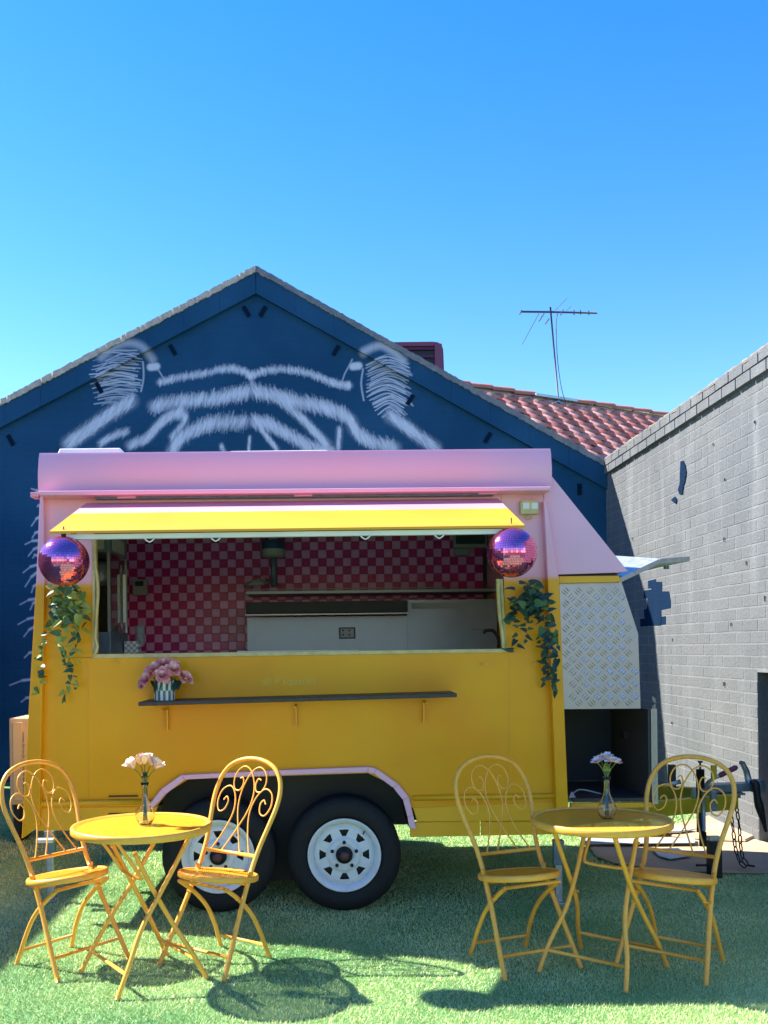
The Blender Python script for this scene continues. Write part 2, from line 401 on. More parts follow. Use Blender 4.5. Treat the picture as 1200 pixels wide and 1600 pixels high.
# turf
def turf_mat(name, dark, light, s1, s2):
    m = mat(name, dark, .5)
    nt = m.node_tree; N = nt.nodes; L = nt.links; p = N['Principled BSDF']
    g = N.new('ShaderNodeNewGeometry')
    a = N.new('ShaderNodeTexNoise'); a.inputs['Scale'].default_value = s1; a.inputs['Detail'].default_value = 3; L.new(g.outputs['Position'], a.inputs['Vector'])
    b = N.new('ShaderNodeTexNoise'); b.inputs['Scale'].default_value = s2; b.inputs['Detail'].default_value = 4; L.new(g.outputs['Position'], b.inputs['Vector'])
    ad = N.new('ShaderNodeMath'); ad.operation = 'ADD'; L.new(a.outputs['Fac'], ad.inputs[0]); L.new(b.outputs['Fac'], ad.inputs[1])
    r = N.new('ShaderNodeMapRange'); r.inputs['From Min'].default_value = .75; r.inputs['From Max'].default_value = 1.25; L.new(ad.outputs[0], r.inputs['Value'])
    mx = N.new('ShaderNodeMix'); mx.data_type = 'RGBA'; mx.inputs['A'].default_value = (*dark, 1); mx.inputs['B'].default_value = (*light, 1)
    L.new(r.outputs[0], mx.inputs['Factor']); L.new(mx.outputs['Result'], p.inputs['Base Color'])
    return m
M_turfbase = turf_mat('turf_backing', (.07, .22, .08), (.20, .36, .13), 90, 2)
M_blade = turf_mat('turf_blade', (.18, .38, .12), (.84, .86, .40), 160, 1.3)
M_ground = mat('asphalt_ground', (.06, .06, .06), .9, var=.2, vscale=2)

# ================================================================== GROUND
g = MB(); g.add([(-150,-100,-.012),(150,-100,-.012),(150,300,-.012),(-150,300,-.012)], [(0,1,2,3)])
g.build('ground', M_ground, kind='structure')
g = MB(); g.add([(-5.2,-3,0),(3.0,-3,0),(3.0,GY,0),(-5.2,GY,0)], [(0,1,2,3)])
g.build('turf_sheet', M_turfbase, kind='structure')
# blades
n = 330000
bx = rng.uniform(-2.4, 2.95, n); u_ = rng.uniform(0, 1, n)
by = 3.05*(8.4/3.05)**(u_**1.0)
xlo, xhi = -.37*by, .48*by
bx = xlo + rng.uniform(0, 1, n)*(xhi-xlo); keep = (bx < 2.93) & (bx > -3.9); bx = bx[keep]; by = by[keep]; n = len(bx)
ha = rng.uniform(0, 2*math.pi, n); ln_ = rng.uniform(.006, .016, n); hw = rng.uniform(.0011, .0020, n)*(by/4)
dxy = rng.normal(0, .55, (n, 2))*ln_[:, None]
V = np.zeros((n, 3, 3), np.float32)
V[:, 0, 0] = bx-np.cos(ha)*hw; V[:, 0, 1] = by-np.sin(ha)*hw; V[:, 0, 2] = .0005
V[:, 1, 0] = bx+np.cos(ha)*hw; V[:, 1, 1] = by+np.sin(ha)*hw; V[:, 1, 2] = .0005
V[:, 2, 0] = bx+dxy[:, 0]; V[:, 2, 1] = by+dxy[:, 1]; V[:, 2, 2] = ln_
me = bpy.data.meshes.new('artificial_grass')
me.vertices.add(n*3); me.vertices.foreach_set('co', V.ravel())
me.loops.add(n*3); me.loops.foreach_set('vertex_index', np.arange(n*3, dtype=np.int32))
me.polygons.add(n); me.polygons.foreach_set('loop_start', np.arange(0, n*3, 3, dtype=np.int32))
me.materials.append(M_blade); me.update(calc_edges=True)
o = bpy.data.objects.new('artificial_grass', me); col.objects.link(o)
tag(o, 'short green artificial grass covering the whole yard', 'grass'); o['kind'] = 'stuff'

# ================================================================== GABLE WALL WITH MURAL
gable = empty('gable_building', (0, GY, 0), 0, 'dark blue brick gable wall with a white spray-painted tiger head mural', 'building')
def gp(name, mb, m, **k):
    """parts are built in world coordinates, then shifted under the empty"""
    o = mb.build(name, m, gable, **k); o.location = (0, -GY, 0); return o
ax, az_ = XZ(400, 417, GY)                 # apex
lx, lz = XZ(-70, 664, GY); rx, rz = XZ(949, 722, GY)
rx = 2.93; 
slL = (az_-lz)/(ax-lx); slR = (az_-rz)/(rx-ax)
lx2 = -4.2; lz2 = az_-slL*(ax-lx2); rz2 = az_-slR*(rx-ax)
mb = MB(); mb.prism([(lx2,0),(rx,0),(rx,rz2-.14),(ax,az_-.14),(lx2,lz2-.14)], GY+.0008, GY+.28); gp('wall', mb, M_mural)
# bricks
brick_w, brick_h, crs, pitch = .232, .078, .086, .242
ub = MB(); e = .0
ub.add([(-.5,0,-.5),(.5,0,-.5),(.5,0,.5),(-.5,0,.5),(-.478,-1,-.44),(.478,-1,-.44),(.478,-1,.44),(-.478,-1,.44)],
       [(0,1,5,4),(1,2,6,5),(2,3,7,6),(3,0,4,7),(4,5,6,7)])
ubm = ub.build('brick', M_mural); ubme = ubm.data; bpy.data.objects.remove(ubm)
cand = []; band_v = .30
for r_ in range(int(az_/crs)+1):
    z = r_*crs + crs/2
    k0 = int((lx2)/pitch)-1
    for k in range(k0, int(rx/pitch)+2):
        x = k*pitch + (pitch/2 if r_ % 2 else 0)
        if x-pitch/2 < lx2 or x+pitch/2 > rx: continue
        top = az_ - (slL*(ax-x) if x < ax else slR*(x-ax)) - band_v + .05
        if z+crs/2 > top+.06: continue
        cand.append((x, z, r_))
def score(c):
    x, z, _ = c
    p_y = CY - (z-H)*F/GY; p_x = CX + x*F/GY
    vis = (p_y < 700)
    return (0 if vis else 1, abs(p_x-390)+abs(p_y-610)*1.3)
cand.sort(key=score)
for x, z, r_ in cand[:300]:
    inst('brick', ubme, gable, Matrix.Translation((x+random.uniform(-.002,.002), 0, z)) @ Matrix.Rotation(random.uniform(-.008,.008), 4, 'Y') @ Matrix.Diagonal((brick_w, (.0006+random.uniform(0,.0010)), brick_h+.002, 1)))
st = MB()
for x, z, r_ in cand[300:]:
    d = .0006+random.uniform(0, .0010)
    vs = [(x+a*brick_w, GY+b*d, z+c*brick_h) for a, b, c in [v.co[:] for v in ubme.vertices]]
    st.add(vs, [tuple(p.vertices) for p in ubme.polygons])
gp('brickwork', st, M_mural, kind='stuff')
# projecting verge bands and cement coping
def slope_piece(x0, x1, dz0, dz1, y0, y1):
    zz = lambda x: az_ - (slL*(ax-x) if x <= ax else slR*(x-ax))
    return [(x0, zz(x0)+dz1), (x1, zz(x1)+dz1), (x1, zz(x1)+dz0), (x0, zz(x0)+dz0)]
for nm, x0, x1 in (('verge_band', lx2, ax-.002), ('verge_band', ax+.002, rx)):
    mb = MB(); N_ = 9
    for i in range(N_):
        a = x0+(x1-x0)*i/N_; b = x0+(x1-x0)*(i+1)/N_
        mb.prism(slope_piece(a+.001, b-.001, -.075, -band_v, 0, 0), GY-.055-random.uniform(0,.004), GY+.28)
    gp(nm, mb, M_mural)
for nm, x0, x1, m in (('coping', lx2, ax, M_cement), ('coping', ax+.003, rx, M_cement2)):
    mb = MB(); N_ = 150; prev = None; vs = []; 
    zz = lambda x: az_ - (slL*(ax-x) if x <= ax else slR*(x-ax))
    for i in range(N_+1):
        x = x0+(x1-x0)*i/N_; t = random.uniform(-.005,.005); b = random.uniform(-.008,.008); y = random.uniform(-.008,.008)
        vs += [(x, GY-.075+y, zz(x)-.078+b), (x, GY-.07+y, zz(x)+t-.01), (x, GY-.03, zz(x)+t), (x, GY+.32, zz(x)+t), (x, GY+.32, zz(x)-.08)]
    fs = []
    for i in range(N_):
        for k in range(5):
            l = (k+1) % 5; fs.append((i*5+k, i*5+l, (i+1)*5+l, (i+1)*5+k)[::-1])
    fs += [tuple(range(5)), tuple(N_*5+k for k in range(4,-1,-1))]
    mb.add(vs, fs); gp(nm, mb, m)
for x, y, an, sgn in ((385,487,30,1),(411,487,-30,1),(270,547,28,1),(525,548,-32,1),(155,606,28,1),(641,625,-32,1),(762,684,-32,1),(905,765,0,1),(17,688,28,1)):
    X, Z = XZ(x, y, GY); Mx = Matrix.Translation((X, GY-.012, Z)) @ Matrix.Rotation(R(-an), 4, 'Y')
    mb = MB(); mb.box((-.022,-.004,-.06),(.022,.0115,.06), 0, Mx); gp('rafter_slot', mb, M_slot)
# roof sheets behind the parapet
for nm, x0, x1 in (('roof_sheet', lx2, ax), ('roof_sheet', ax+.01, rx+.2)):
    zz = lambda x: az_ - (slL*(ax-x) if x <= ax else slR*(x-ax)) - .16
    mb = MB(); n_ = 44; vs = []
    for i in range(n_+1):
        x = x0+(x1-x0)*i/n_; w = .015*math.cos(i*math.pi)
        vs += [(x, GY+.29, zz(x)+w), (x, GY+6, zz(x)+w)]
    mb.add(vs, [(2*i, 2*i+2, 2*i+3, 2*i+1) for i in range(n_)]); gp(nm, mb, M_zinc)
mb = MB(); mb.box((rx-.12, GY+.29, 0), (rx-.02, GY+6, rz2-.35)); mb.box((lx2, GY+.29, 0), (lx2+.2, GY+6, lz2-.3)); mb.box((lx2+.21, GY+5.8, 0), (rx-.13, GY+6, lz2-.3)); gp('rear_walls', mb, M_brick)

# evaporative cooler on the roof
cool = empty('evaporative_cooler', (1.0, 12.0, 4.3), 0, 'maroon louvred evaporative cooler box poking up behind the blue gable', 'cooler')
x0, _ = XZ(600, 535, 12); x1, zt = XZ(693, 533, 12)
def cp(nm, mb, m, **k): o = mb.build(nm, m, cool, **k); o.location = (-1.0,-12.0,-4.3); return o
mb = MB(); prof = [(x0, zt-1.0), (x0, zt)] + [(x1-.09+.09*math.sin(a), zt-.12+.12*math.cos(a)) for a in [i*math.pi/12 for i in range(7)]] + [(x1+.01, zt-.5), (x1-.02, zt-1.0)]
mb.prism(prof, 12.03, 12.75); cp('casing', mb, M_maroon)
mb = MB(); mb.box((x0, 11.99, zt-.06), (x1-.115, 12.028, zt-.005)); mb.box((x1-.114, 11.99, zt-.95), (x1-.02, 12.028, zt-.03)); cp('front_frame', mb, M_maroon, bevel=.008)
mb = MB(); mb.box((x0, 12.018, zt-.95), (x1-.118, 12.028, zt-.07)); cp('pad', mb, M_navy)
for i in range(8):
    z = zt-.085-.1*i; mb = MB(); mb.add([(x0,11.985,z-.018),(x1-.117,11.985,z-.018),(x1-.117,12.015,z+.018),(x0,12.015,z+.018)], [(0,1,2,3)])
    mb.add([(x0,11.985,z-.024),(x1-.117,11.985,z-.024),(x1-.117,12.015,z+.012),(x0,12.015,z+.012)], [(3,2,1,0)]); cp('louvre', mb, M_maroon)

# ================================================================== TILED HOUSE ROOF + ANTENNA
RA = W(742, 611, 14.5); RB = W(1090, 657, 0); 
ra = W(742, 611, 14.5); yb = 14.5*(1015-611+2.6)/(1015-652-6.3); rb = W(1050, 652, yb); rb.z = ra.z
e1 = (rb-ra); e1.z = 0; ridge_len = e1.length; e1.normalize()
dn = Vector((e1.y, -e1.x, 0)); dn = (dn if dn.y < 0 else -dn)
pitch_a = R(31); e2 = (dn*math.cos(pitch_a) - Vector((0,0,1))*math.sin(pitch_a)).normalized(); e3 = e1.cross(e2); e3 = e3 if e3.z > 0 else -e3
house = empty('tiled_roof_house', ra, 0, 'house roof of curved terracotta tiles showing between the blue gable and the grey wall', 'house')
tw, tl = .30, .315
def tile_mesh(name, m):
    mb = MB(); n_ = 10; vs = []
    for i in range(n_+1):
        t = i/n_; x = t*tw*1.03
        z = .062*math.sin(math.pi*min(1, t/.72))**.8 if t < .72 else -.012*math.sin(math.pi*(t-.72)/.28)
        for yy, lift in ((-.04, -.012), (tl+.012, .022)):
            vs.append((x, yy, z+lift))
        vs.append((x, tl+.012, z+.022-.042))
    fs = []
    for i in range(n_):
        a = i*3; b = a+3
        fs += [(a, a+1, b+1, b), (a+1, a+2, b+2, b+1)]
    mb.add(vs, fs, 0, False)
    mb.sm = [True if i % 2 == 0 else False for i in range(len(mb.f))]
    o = mb.build(name, m); d = o.data; bpy.data.objects.remove(o); return d
tmes = [tile_mesh('roof_tile', M_tile1), tile_mesh('roof_tile', M_tile2)]
B = Matrix((( e1.x, e2.x, e3.x, 0), (e1.y, e2.y, e3.y, 0), (e1.z, e2.z, e3.z, 0), (0,0,0,1)))
cnt = 0
for r_ in range(15):
    for c_ in range(20):
        if cnt >= 298: break
        d = e1*(c_*tw-.9-.15*r_) + e2*(r_*tl+.12) + e3*random.uniform(-.004,.004)
        if (ra+d+e2*tl).y < GY+.9: continue
        inst('roof_tile', random.choice(tmes), house, Matrix.Translation(d) @ B @ Matrix.Rotation(random.uniform(-.012,.012), 4, 'Z')); cnt += 1
mb = MB(); P0 = ra - e1*1.2 - e3*.06; P1 = rb + e1*1.2 - e3*.06
bk = (-dn*math.cos(pitch_a) - Vector((0,0,1))*math.sin(pitch_a))
vs = [P0, P1, P1+e2*4.2, P0+e2*4.2, P1+bk*4, P0+bk*4]
mb.add([p-ra for p in vs], [(0,3,2,1), (0,1,4,5)]); mb.build('roof_underlay', M_tile1, house)
# walls of the house under the eaves
q = [P0+e2*4.0, P1+e2*4.0, P1+bk*3.8, P0+bk*3.8]; mb = MB()
vs = [Vector((p.x, p.y, z))-ra for z in (0, 2.6) for p in q]; mb.add(vs, [(0,1,5,4),(1,2,6,5),(2,3,7,6),(3,0,4,7)]); mb.build('house_wall', M_brick, house)
# ridge capping (two runs with a gap at the mast)
rc = MB(); n_ = 9; vs = []
for t in (0, 1):
    for i in range(n_+1):
        a = math.pi*i/n_; vs.append((t*.44+(.0 if t == 0 else .0), -.12*math.cos(a)*(1+.12*t), .085*math.sin(a)*(1+.12*t)+.012*t))
rc.add(vs, [(i, i+1, n_+1+i+1, n_+1+i) for i in range(n_)], 0, True)
rc.add([vs[n_+1+i] for i in range(n_+1)], [tuple(range(n_+1))])
o = rc.build('ridge_tile', M_ridge); rcm = o.data; bpy.data.objects.remove(o)
h2 = dn; RB3 = Matrix(((e1.x, h2.x, 0, 0), (e1.y, h2.y, 0, 0), (0, 0, 1, 0), (0,0,0,1)))
k = 0; s = -.6
tgap0 = (W(832, 630, 15).x - ra.x)/e1.x; tgap1 = (W(893, 635, 15.2).x - ra.x)/e1.x
while s < ridge_len+.3:
    if not (tgap0-.42 < s < tgap1):
        inst('ridge_tile', rcm, house, Matrix.Translation(e1*s + Vector((0,0,.02+random.uniform(-.006,.006)))) @ RB3)
    s += .42
mb = MB(); mb.tube([e1*(-.5)+Vector((0,0,-.0)), e1*(ridge_len+.3)], .075, 8); mb.build('ridge_mortar', M_cement, house)
mb = MB(); mb.box((tgap0-.05, -.16, .02), (tgap1+.05, .16, .06), 0, RB3); mb.build('ridge_flashing', M_zinc, house, label='flat grey flashing in the gap between ridge tiles')

ant = empty('tv_antenna', W(873, 629, 15.1), 0, 'thin rooftop television antenna on a leaning mast above the tiled roof', 'antenna')
ab = Vector(ant.location)
M_ant = mat('weathered_aluminium', (.05, .06, .08), .6)
def ap(nm, path, r, m=M_ant):
    mb = MB(); mb.tube([Vector(p)-ab for p in path], r, 6); return mb.build(nm, m, ant)
AY = 15.1; w_ = lambda x, y, dy=0: W(x, y, AY+dy)
ap('mast', [w_(873,632), w_(860,480)], .014)
ap('boom', [w_(813,487), w_(860,487.5), w_(933,489)], .017)
ap('cable', crom([w_(871,490), w_(869,510), w_(871,560), w_(877,605), w_(884,630)], 5), .006)
for a, b, dy in (((842,490),(816,538),1),((850,490),(842,502),.4),((868,484),(886,466),-.5),((858,498),(852,506),.3),((884,486),(892,479),-.3),((876,492),(880,484),.3),((897,485),(897,492),.4),((907,485),(907,491),.4),((920,486),(920,492),.35),((815,485),(812,491),.3)):
    ap('element', [w_(a[0], a[1], -dy*.4), w_(b[0], b[1], dy*.4)], .005 if dy > .45 or dy < 0 else .009)
ap('mast_foot', [w_(862,630), w_(873,627), w_(882,633)], .02, M_zinc)

# ================================================================== GREY SIDE WALL
SX = 2.93
side = empty('side_wall', (SX, 8, 0), 0, 'long grey painted brick wall running along the right side of the yard', 'wall')
TOP = 3.36
YA, YB, YO0, YO1, ZO = GY, 2.6, 4.9, 6.62, 1.18
off = (-SX, -8, 0)
def wp(nm, mb, m, **k): o = mb.build(nm, m, side, **k); o.location = off; return o
mb = MB(); mb.box((SX-.005, YO1, 0), (SX+.24, YA+.25, TOP-.02)); mb.box((SX-.005, YB, 0), (SX+.24, YO0, TOP-.02)); mb.box((SX-.005, YO0, ZO), (SX+.24, YO1, TOP-.02))
wp('wall_core', mb, M_joint)
mb = MB(); mb.box((SX+.9, YO0-.3, 0), (SX+1.0, YO1+.3, ZO+.3)); mb.box((SX+.245, YO1, 0), (SX+.9, YO1+.06, ZO+.3)); mb.box((SX+.245, YO0-.06, 0), (SX+.9, YO0, ZO+.3)); mb.box((SX+.245, YO0, ZO), (SX+.9, YO1, ZO+.05))
wp('recess_lining', mb, M_bricknavy)  # dark area of unclear cause, built as an opening with navy lining
# bricks: unit brick facing -X
ub = MB(); ub.add([(0,-.5,-.5),(0,.5,-.5),(0,.5,.5),(0,-.5,.5),(-1,-.48,-.45),(-1,.48,-.45),(-1,.48,.45),(-1,-.48,.45)],
       [(4,0,1,5)[::-1],(5,1,2,6)[::-1],(6,2,3,7)[::-1],(7,3,0,4)[::-1],(4,5,6,7)[::-1]])
meG = ub.build('brick', M_brick); dG = meG.data; bpy.data.objects.remove(meG)
meN = ub.build('brick', M_bricknavy); dN = meN.data; bpy.data.objects.remove(meN)
navy_rows = {}
def zof(px_, py_):      # point of the wall plane seen at a pixel
    u = (px_-CX)/F; v = (CY-py_)/F; c, s = math.cos(ROLL), math.sin(ROLL); uw = u*c+v*s; vw = -u*s+v*c
    Y = SX/uw; return Y, H+vw*Y
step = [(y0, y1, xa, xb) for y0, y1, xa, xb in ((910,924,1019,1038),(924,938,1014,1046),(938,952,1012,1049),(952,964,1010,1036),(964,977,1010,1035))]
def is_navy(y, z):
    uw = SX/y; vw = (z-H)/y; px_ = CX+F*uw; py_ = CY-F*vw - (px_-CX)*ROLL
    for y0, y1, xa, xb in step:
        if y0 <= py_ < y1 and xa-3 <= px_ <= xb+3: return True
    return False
rows = int((TOP)/crs); bricks = []
for r_ in range(rows):
    z = r_*crs+crs/2
    proj = r_ >= rows-2
    k = 0; y = YB + (pitch/2 if r_ % 2 else 0)
    while y < YA-.02:
        a, b = y, min(y+pitch, YA)
        y += pitch
        if b-a < .05: continue
        if z-crs/2 < ZO-.01 and a < YO1-.02 and b > YO0+.02:
            if a < YO1 < b-.05: a = YO1
            elif a+.05 < YO0 < b: b = YO0
            else: continue
        bricks.append((a, b, z, proj))
def vis(bk):
    a, b, z, pr = bk; c = (a+b)/2; X = CX+F*SX/b
    return (0 if (X < 1205) else 1, a)
bricks.sort(key=vis)
stg = MB(); stn = 0
for i, (a, b, z, pr) in enumerate(bricks):
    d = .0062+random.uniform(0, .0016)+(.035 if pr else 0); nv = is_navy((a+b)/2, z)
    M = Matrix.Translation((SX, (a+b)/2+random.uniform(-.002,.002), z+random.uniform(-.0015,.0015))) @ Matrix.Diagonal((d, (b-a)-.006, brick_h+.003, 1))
    if i < 298 or nv: inst('brick', dN if nv else dG, side, Matrix.Translation(off) @ M @ Matrix.Rotation(random.uniform(-.006,.006), 4, 'X'), 'navy brick' if nv else None)
    else: stg.add([M @ v.co for v in dG.vertices], [tuple(p.vertices) for p in dG.polygons])
wp('brickwork', stg, M_brick, kind='stuff')
# ragged cement on top
mb = MB(); N_ = 150; vs = []
for i in range(N_+1):
    y = YB+(YA-YB)*i/N_; vs += [(SX-.042+random.uniform(-.005,.005), y, TOP-.030+random.uniform(-.006,.006)), (SX-.025+random.uniform(-.006,.006), y, TOP+.005+random.uniform(-.006,.008)), (SX+.05, y, TOP+.018+random.uniform(-.008,.008)), (SX+.26, y, TOP+.02), (SX+.26, y, TOP-.04)]
fs = []
for i in range(N_):
    for k in range(5):
        l = (k+1) % 5; fs.append((i*5+k, i*5+l, (i+1)*5+l, (i+1)*5+k))
mb.add(vs, fs); wp('cement_capping', mb, M_cap)
# dark plates for the shade inside knocked-out holes; cracks and nails
def ragged(pts, d=.016):
    P = []
    for x, y in pts:
        Y, Z = zof(x, y); P.append((Y, Z))
    if sum(P[i][0]*P[(i+1) % len(P)][1]-P[(i+1) % len(P)][0]*P[i][1] for i in range(len(P))) > 0: P = P[::-1]
    vs = [(SX-d, a, b) for a, b in P] + [(SX, a, b) for a, b in P]; n_ = len(P)
    mb = MB(); mb.add(vs, [tuple(range(n_))] + [(i, (i+1) % n_, n_+(i+1) % n_, n_+i) for i in range(n_)]); return mb
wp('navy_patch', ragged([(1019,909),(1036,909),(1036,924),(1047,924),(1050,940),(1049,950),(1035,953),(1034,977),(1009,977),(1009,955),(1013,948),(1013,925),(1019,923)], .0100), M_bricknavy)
wp('hole_shade_plate', ragged([(1066,721),(1070,720),(1073,727),(1075,737),(1073,752),(1070,760),(1069,772),(1064,772),(1062,765),(1065,755),(1065,740)]), M_bricknavy)
wp('hole_shade_plate', ragged([(1051,781),(1057,776),(1060,780),(1059,787),(1054,784)]), M_bricknavy)
for x, y in ((1182,660),(1117,695),(1135,750),(1134,843),(1169,880),(1198,935),(1145,976),(1053,1000),(990,842),(1052,1130),(1134,1069)):
    Y, Z = zof(x, y); s_ = random.uniform(.002, .006); h_ = random.uniform(.005, .022)
    mb = MB(); mb.box((SX-.017, Y-s_, Z-h_), (SX-.012, Y+s_, Z+h_*.5)); mb.box((SX-.017, Y-s_*2, Z+h_*.5), (SX-.012, Y+s_*1.4, Z+h_*.5+.008)); wp('nail_hole', mb, M_navy)
# wall on the left, out of frame, that shades the left of the yard
lw = MB(); lw.box((-4.45, 1.0, 0), (-4.22, GY-.1, 2.92)); lo = lw.build('boundary_wall', M_brick, kind='structure')

# ================================================================== FOOD TRAILER
TY = 5.0; TB = 6.80
tr = empty('food_trailer', (-.2, 5.9, 0), 0, 'yellow and pink food trailer with an open serving window and raised awning', 'food trailer')
tro = (.2, -5.9, 0)
def tp(nm, mb, m, par=None, **k):
    o = mb.build(nm, m, par or tr, **k)
    if par is None: o.location = tro
    return o
def P(*pts, Y=TY): return [XZ(x, y, Y) for x, y in pts]
xl = XZ(63, 1000)[0]; xr = XZ(866, 1000)[0]
# front skin with window hole and wheel arch
mb = MB()
arch = [(243,1262),(262,1238),(295,1217),(575,1208),(612,1226),(636,1246),(643,1262)]
mb.prism(P((62,1028),(790,1019),(868,1019),(871,1261),(643,1262),*arch[::-1][1:],(62,1268)), TY, TY+.03)
mb.prism(P((64,775),(146,774),(148,1027.9),(62,1027.9)), TY, TY+.03)
mb.prism(P((783,768),(866,767),(868,1018.9),(790.5,1018.9)), TY, TY+.03)
mb.prism(P((146.5,774),(782.5,768),(783.5,800),(146.5,806)), TY, TY+.03)
tp('front_skin', mb, M_body)
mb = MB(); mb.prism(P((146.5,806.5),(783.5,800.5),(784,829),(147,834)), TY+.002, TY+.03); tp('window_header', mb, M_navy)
# window trims
for nm, pts in (('window_sill_trim', ((146,1022),(792,1013.5),(792,1019.5),(146,1029))), ('window_trim', ((144,838),(149,838),(151,1022),(145,1022))), ('window_trim', ((780,905),(785,905),(791.5,1013),(786,1014)))):
    mb = MB(); mb.prism(P(*pts), TY-.012, TY+.045); tp(nm, mb, M_cream, bevel=.003)
# loose sealant strips along the jambs
mb = MB(); mb.tube(crom([W(148,838,4.985), W(149,880,4.985), W(152,905,4.98), W(153,925,4.975), W(151,960,4.985), W(149,995,4.98), W(152,1010,4.975), W(148,1022,4.985)], 5), .009, 6); tp('jamb_seal', mb, M_cream)
mb = MB(); mb.tube(crom([W(778,905,4.985), W(779,930,4.98), W(781,960,4.985), W(785,990,4.98), W(787,1012,4.985)], 5), .012, 6); tp('jamb_seal', mb, M_cream)
for x in (138, 796):
    mb = MB(); mb.prism(P((x-.7,1028),(x+.7,1028),(x+1.4,1248),(x+.2,1248)), TY-.003, TY+.002); tp('panel_seam', mb, M_yel)
# rub rail and skirts
for a, b in ((62, 240), (646, 872)):
    ya, yb_ = 1258-(a-62)*.014, 1258-(b-62)*.014
    mb = MB(); mb.tube([W(a, ya-3, TY-.006), W(b, yb_-3, TY-.006)], .018, 10, flat=.8); tp('rub_rail', mb, M_yel)
mb = MB(); mb.prism(P((62,1262),(247,1260),(230,1296),(60,1298)), TY-.006, TY+.02); tp('skirt_panel', mb, M_yel, bevel=.003)
mb = MB(); mb.prism(P((645,1262),(872,1252),(872,1282),(652,1284)), TY-.006, TY+.02); tp('skirt_panel', mb, M_yel, bevel=.003)
mb = MB(); mb.prism(P((641,1285),(750,1283),(750,1306),(641,1308)), TY-.002, TY+.022); tp('skirt_panel', mb, M_yel, bevel=.003)
mb = MB(); mb.prism(P((752,1284),(866,1283),(866,1304),(752,1306)), TY+.004, TY+.026); tp('skirt_panel', mb, M_yel, bevel=.003)
# vent slots
for i, y in enumerate((1244, 1250, 1256, 1271)):
    mb = MB(); mb.box((XZ(170,y)[0], TY-.009, XZ(170,y+1)[1]), (XZ(216,y)[0], TY-.001, XZ(170,y-1)[1])); tp('vent_slot', mb, M_navy)
# wheel arch moulding
out = [(233,1258),(253,1232),(284,1210),(420,1203),(576,1197),(588,1200),(622,1224),(638,1244),(645,1272),(650,1294)]
inn = [(238,1264),(260,1240),(290,1217),(420,1211),(573,1206),(584,1208),(614,1230),(629,1249),(636,1275),(639,1293)]
mb = MB()
Op = [XZ(*p) for p in out]; In = [XZ(*p) for p in inn]
for i in range(len(Op)-1):
    mb.prism([Op[i], Op[i+1], In[i+1], In[i]], TY-.028, TY-.001)
    q = .012; a, b = Vector((*Op[i],)), Vector((*Op[i+1],))
tp('wheel_arch_trim', mb, M_pink, bevel=.004)
mb = MB()
for i in range(len(In)-1):
    (a0, a1), (b0, b1) = In[i], In[i+1]
    mb.add([(a0, TY-.02, a1), (b0, TY-.02, b1), (b0, TY+.3, b1), (a0, TY+.3, a1)], [(0,1,2,3)])
tp('wheel_well', mb, M_black)
mb = MB(); mb.prism([(XZ(236,1300)[0], .40)] + In + [(XZ(650,1300)[0], .40), (XZ(590,1300)[0], .40), (XZ(590,1300)[0], .10), (XZ(250,1300)[0], .10), (XZ(250,1300)[0], .40)], TY+.30, TY+.31); tp('wheel_well_shade_back', mb, M_black)  # back of the well, carried down as black sheet for shade between wheels
# roof fascia, gutter lip, hinge line
mb = MB(); tl_, tr_ = XZ(65,710), XZ(857.5,703); bl_, br_ = XZ(64,772), XZ(859,764)
n_ = 6; vs = []
for t, y in ((0, 4.955), (.15, 4.948), (.5, 4.942), (.85, 4.952), (1.0, 4.965)):
    vs += [(bl_[0]*(1-t)+tl_[0]*t, y, bl_[1]*(1-t)+tl_[1]*t), (br_[0]*(1-t)+tr_[0]*t, y, br_[1]*(1-t)+tr_[1]*t)]
fs = [(2*i, 2*i+1, 2*i+3, 2*i+2) for i in range(4)]
vs += [(tl_[0], 5.03, tl_[1]), (tr_[0], 5.03, tr_[1]), (bl_[0], 5.03, bl_[1]), (br_[0], 5.03, br_[1])]
mb.add(vs, fs, 0, True); vs = list(vs); fs = []
fs += [(8,9,11,10), (12,13,1,0), (10,11,13,12), (0,2,4,6,8,10,12), (13,11,9,7,5,3,1)]
mb.add(vs, fs, 0, False); tp('roof_fascia', mb, M_body)
mb = MB(); mb.prism([XZ(62,768,4.9), XZ(860,761,4.9), XZ(860,767,4.9), XZ(62,775,4.9)], 4.88, 4.998); tp('gutter', mb, M_body, bevel=.006)
mb = MB(); mb.box((XZ(52,772)[0], 4.95, XZ(0,780)[1]), (XZ(64,772)[0], 5.02, XZ(0,772)[1])); tp('gutter_end', mb, M_pinklit, bevel=.003)
mb = MB(); mb.prism([XZ(150,777,4.97), XZ(770,771,4.97), XZ(770,774.5,4.97), XZ(150,780.5,4.97)], 4.95, 4.998); tp('awning_track', mb, M_couple)
for x in (192, 465, 750):
    mb = MB(); mb.box((XZ(x-14,0)[0], 4.94, XZ(x,782-(x-150)*.0115)[1]), (XZ(x+14,0)[0], 4.949, XZ(x,775-(x-150)*.0115)[1])); tp('awning_clip', mb, M_pink)
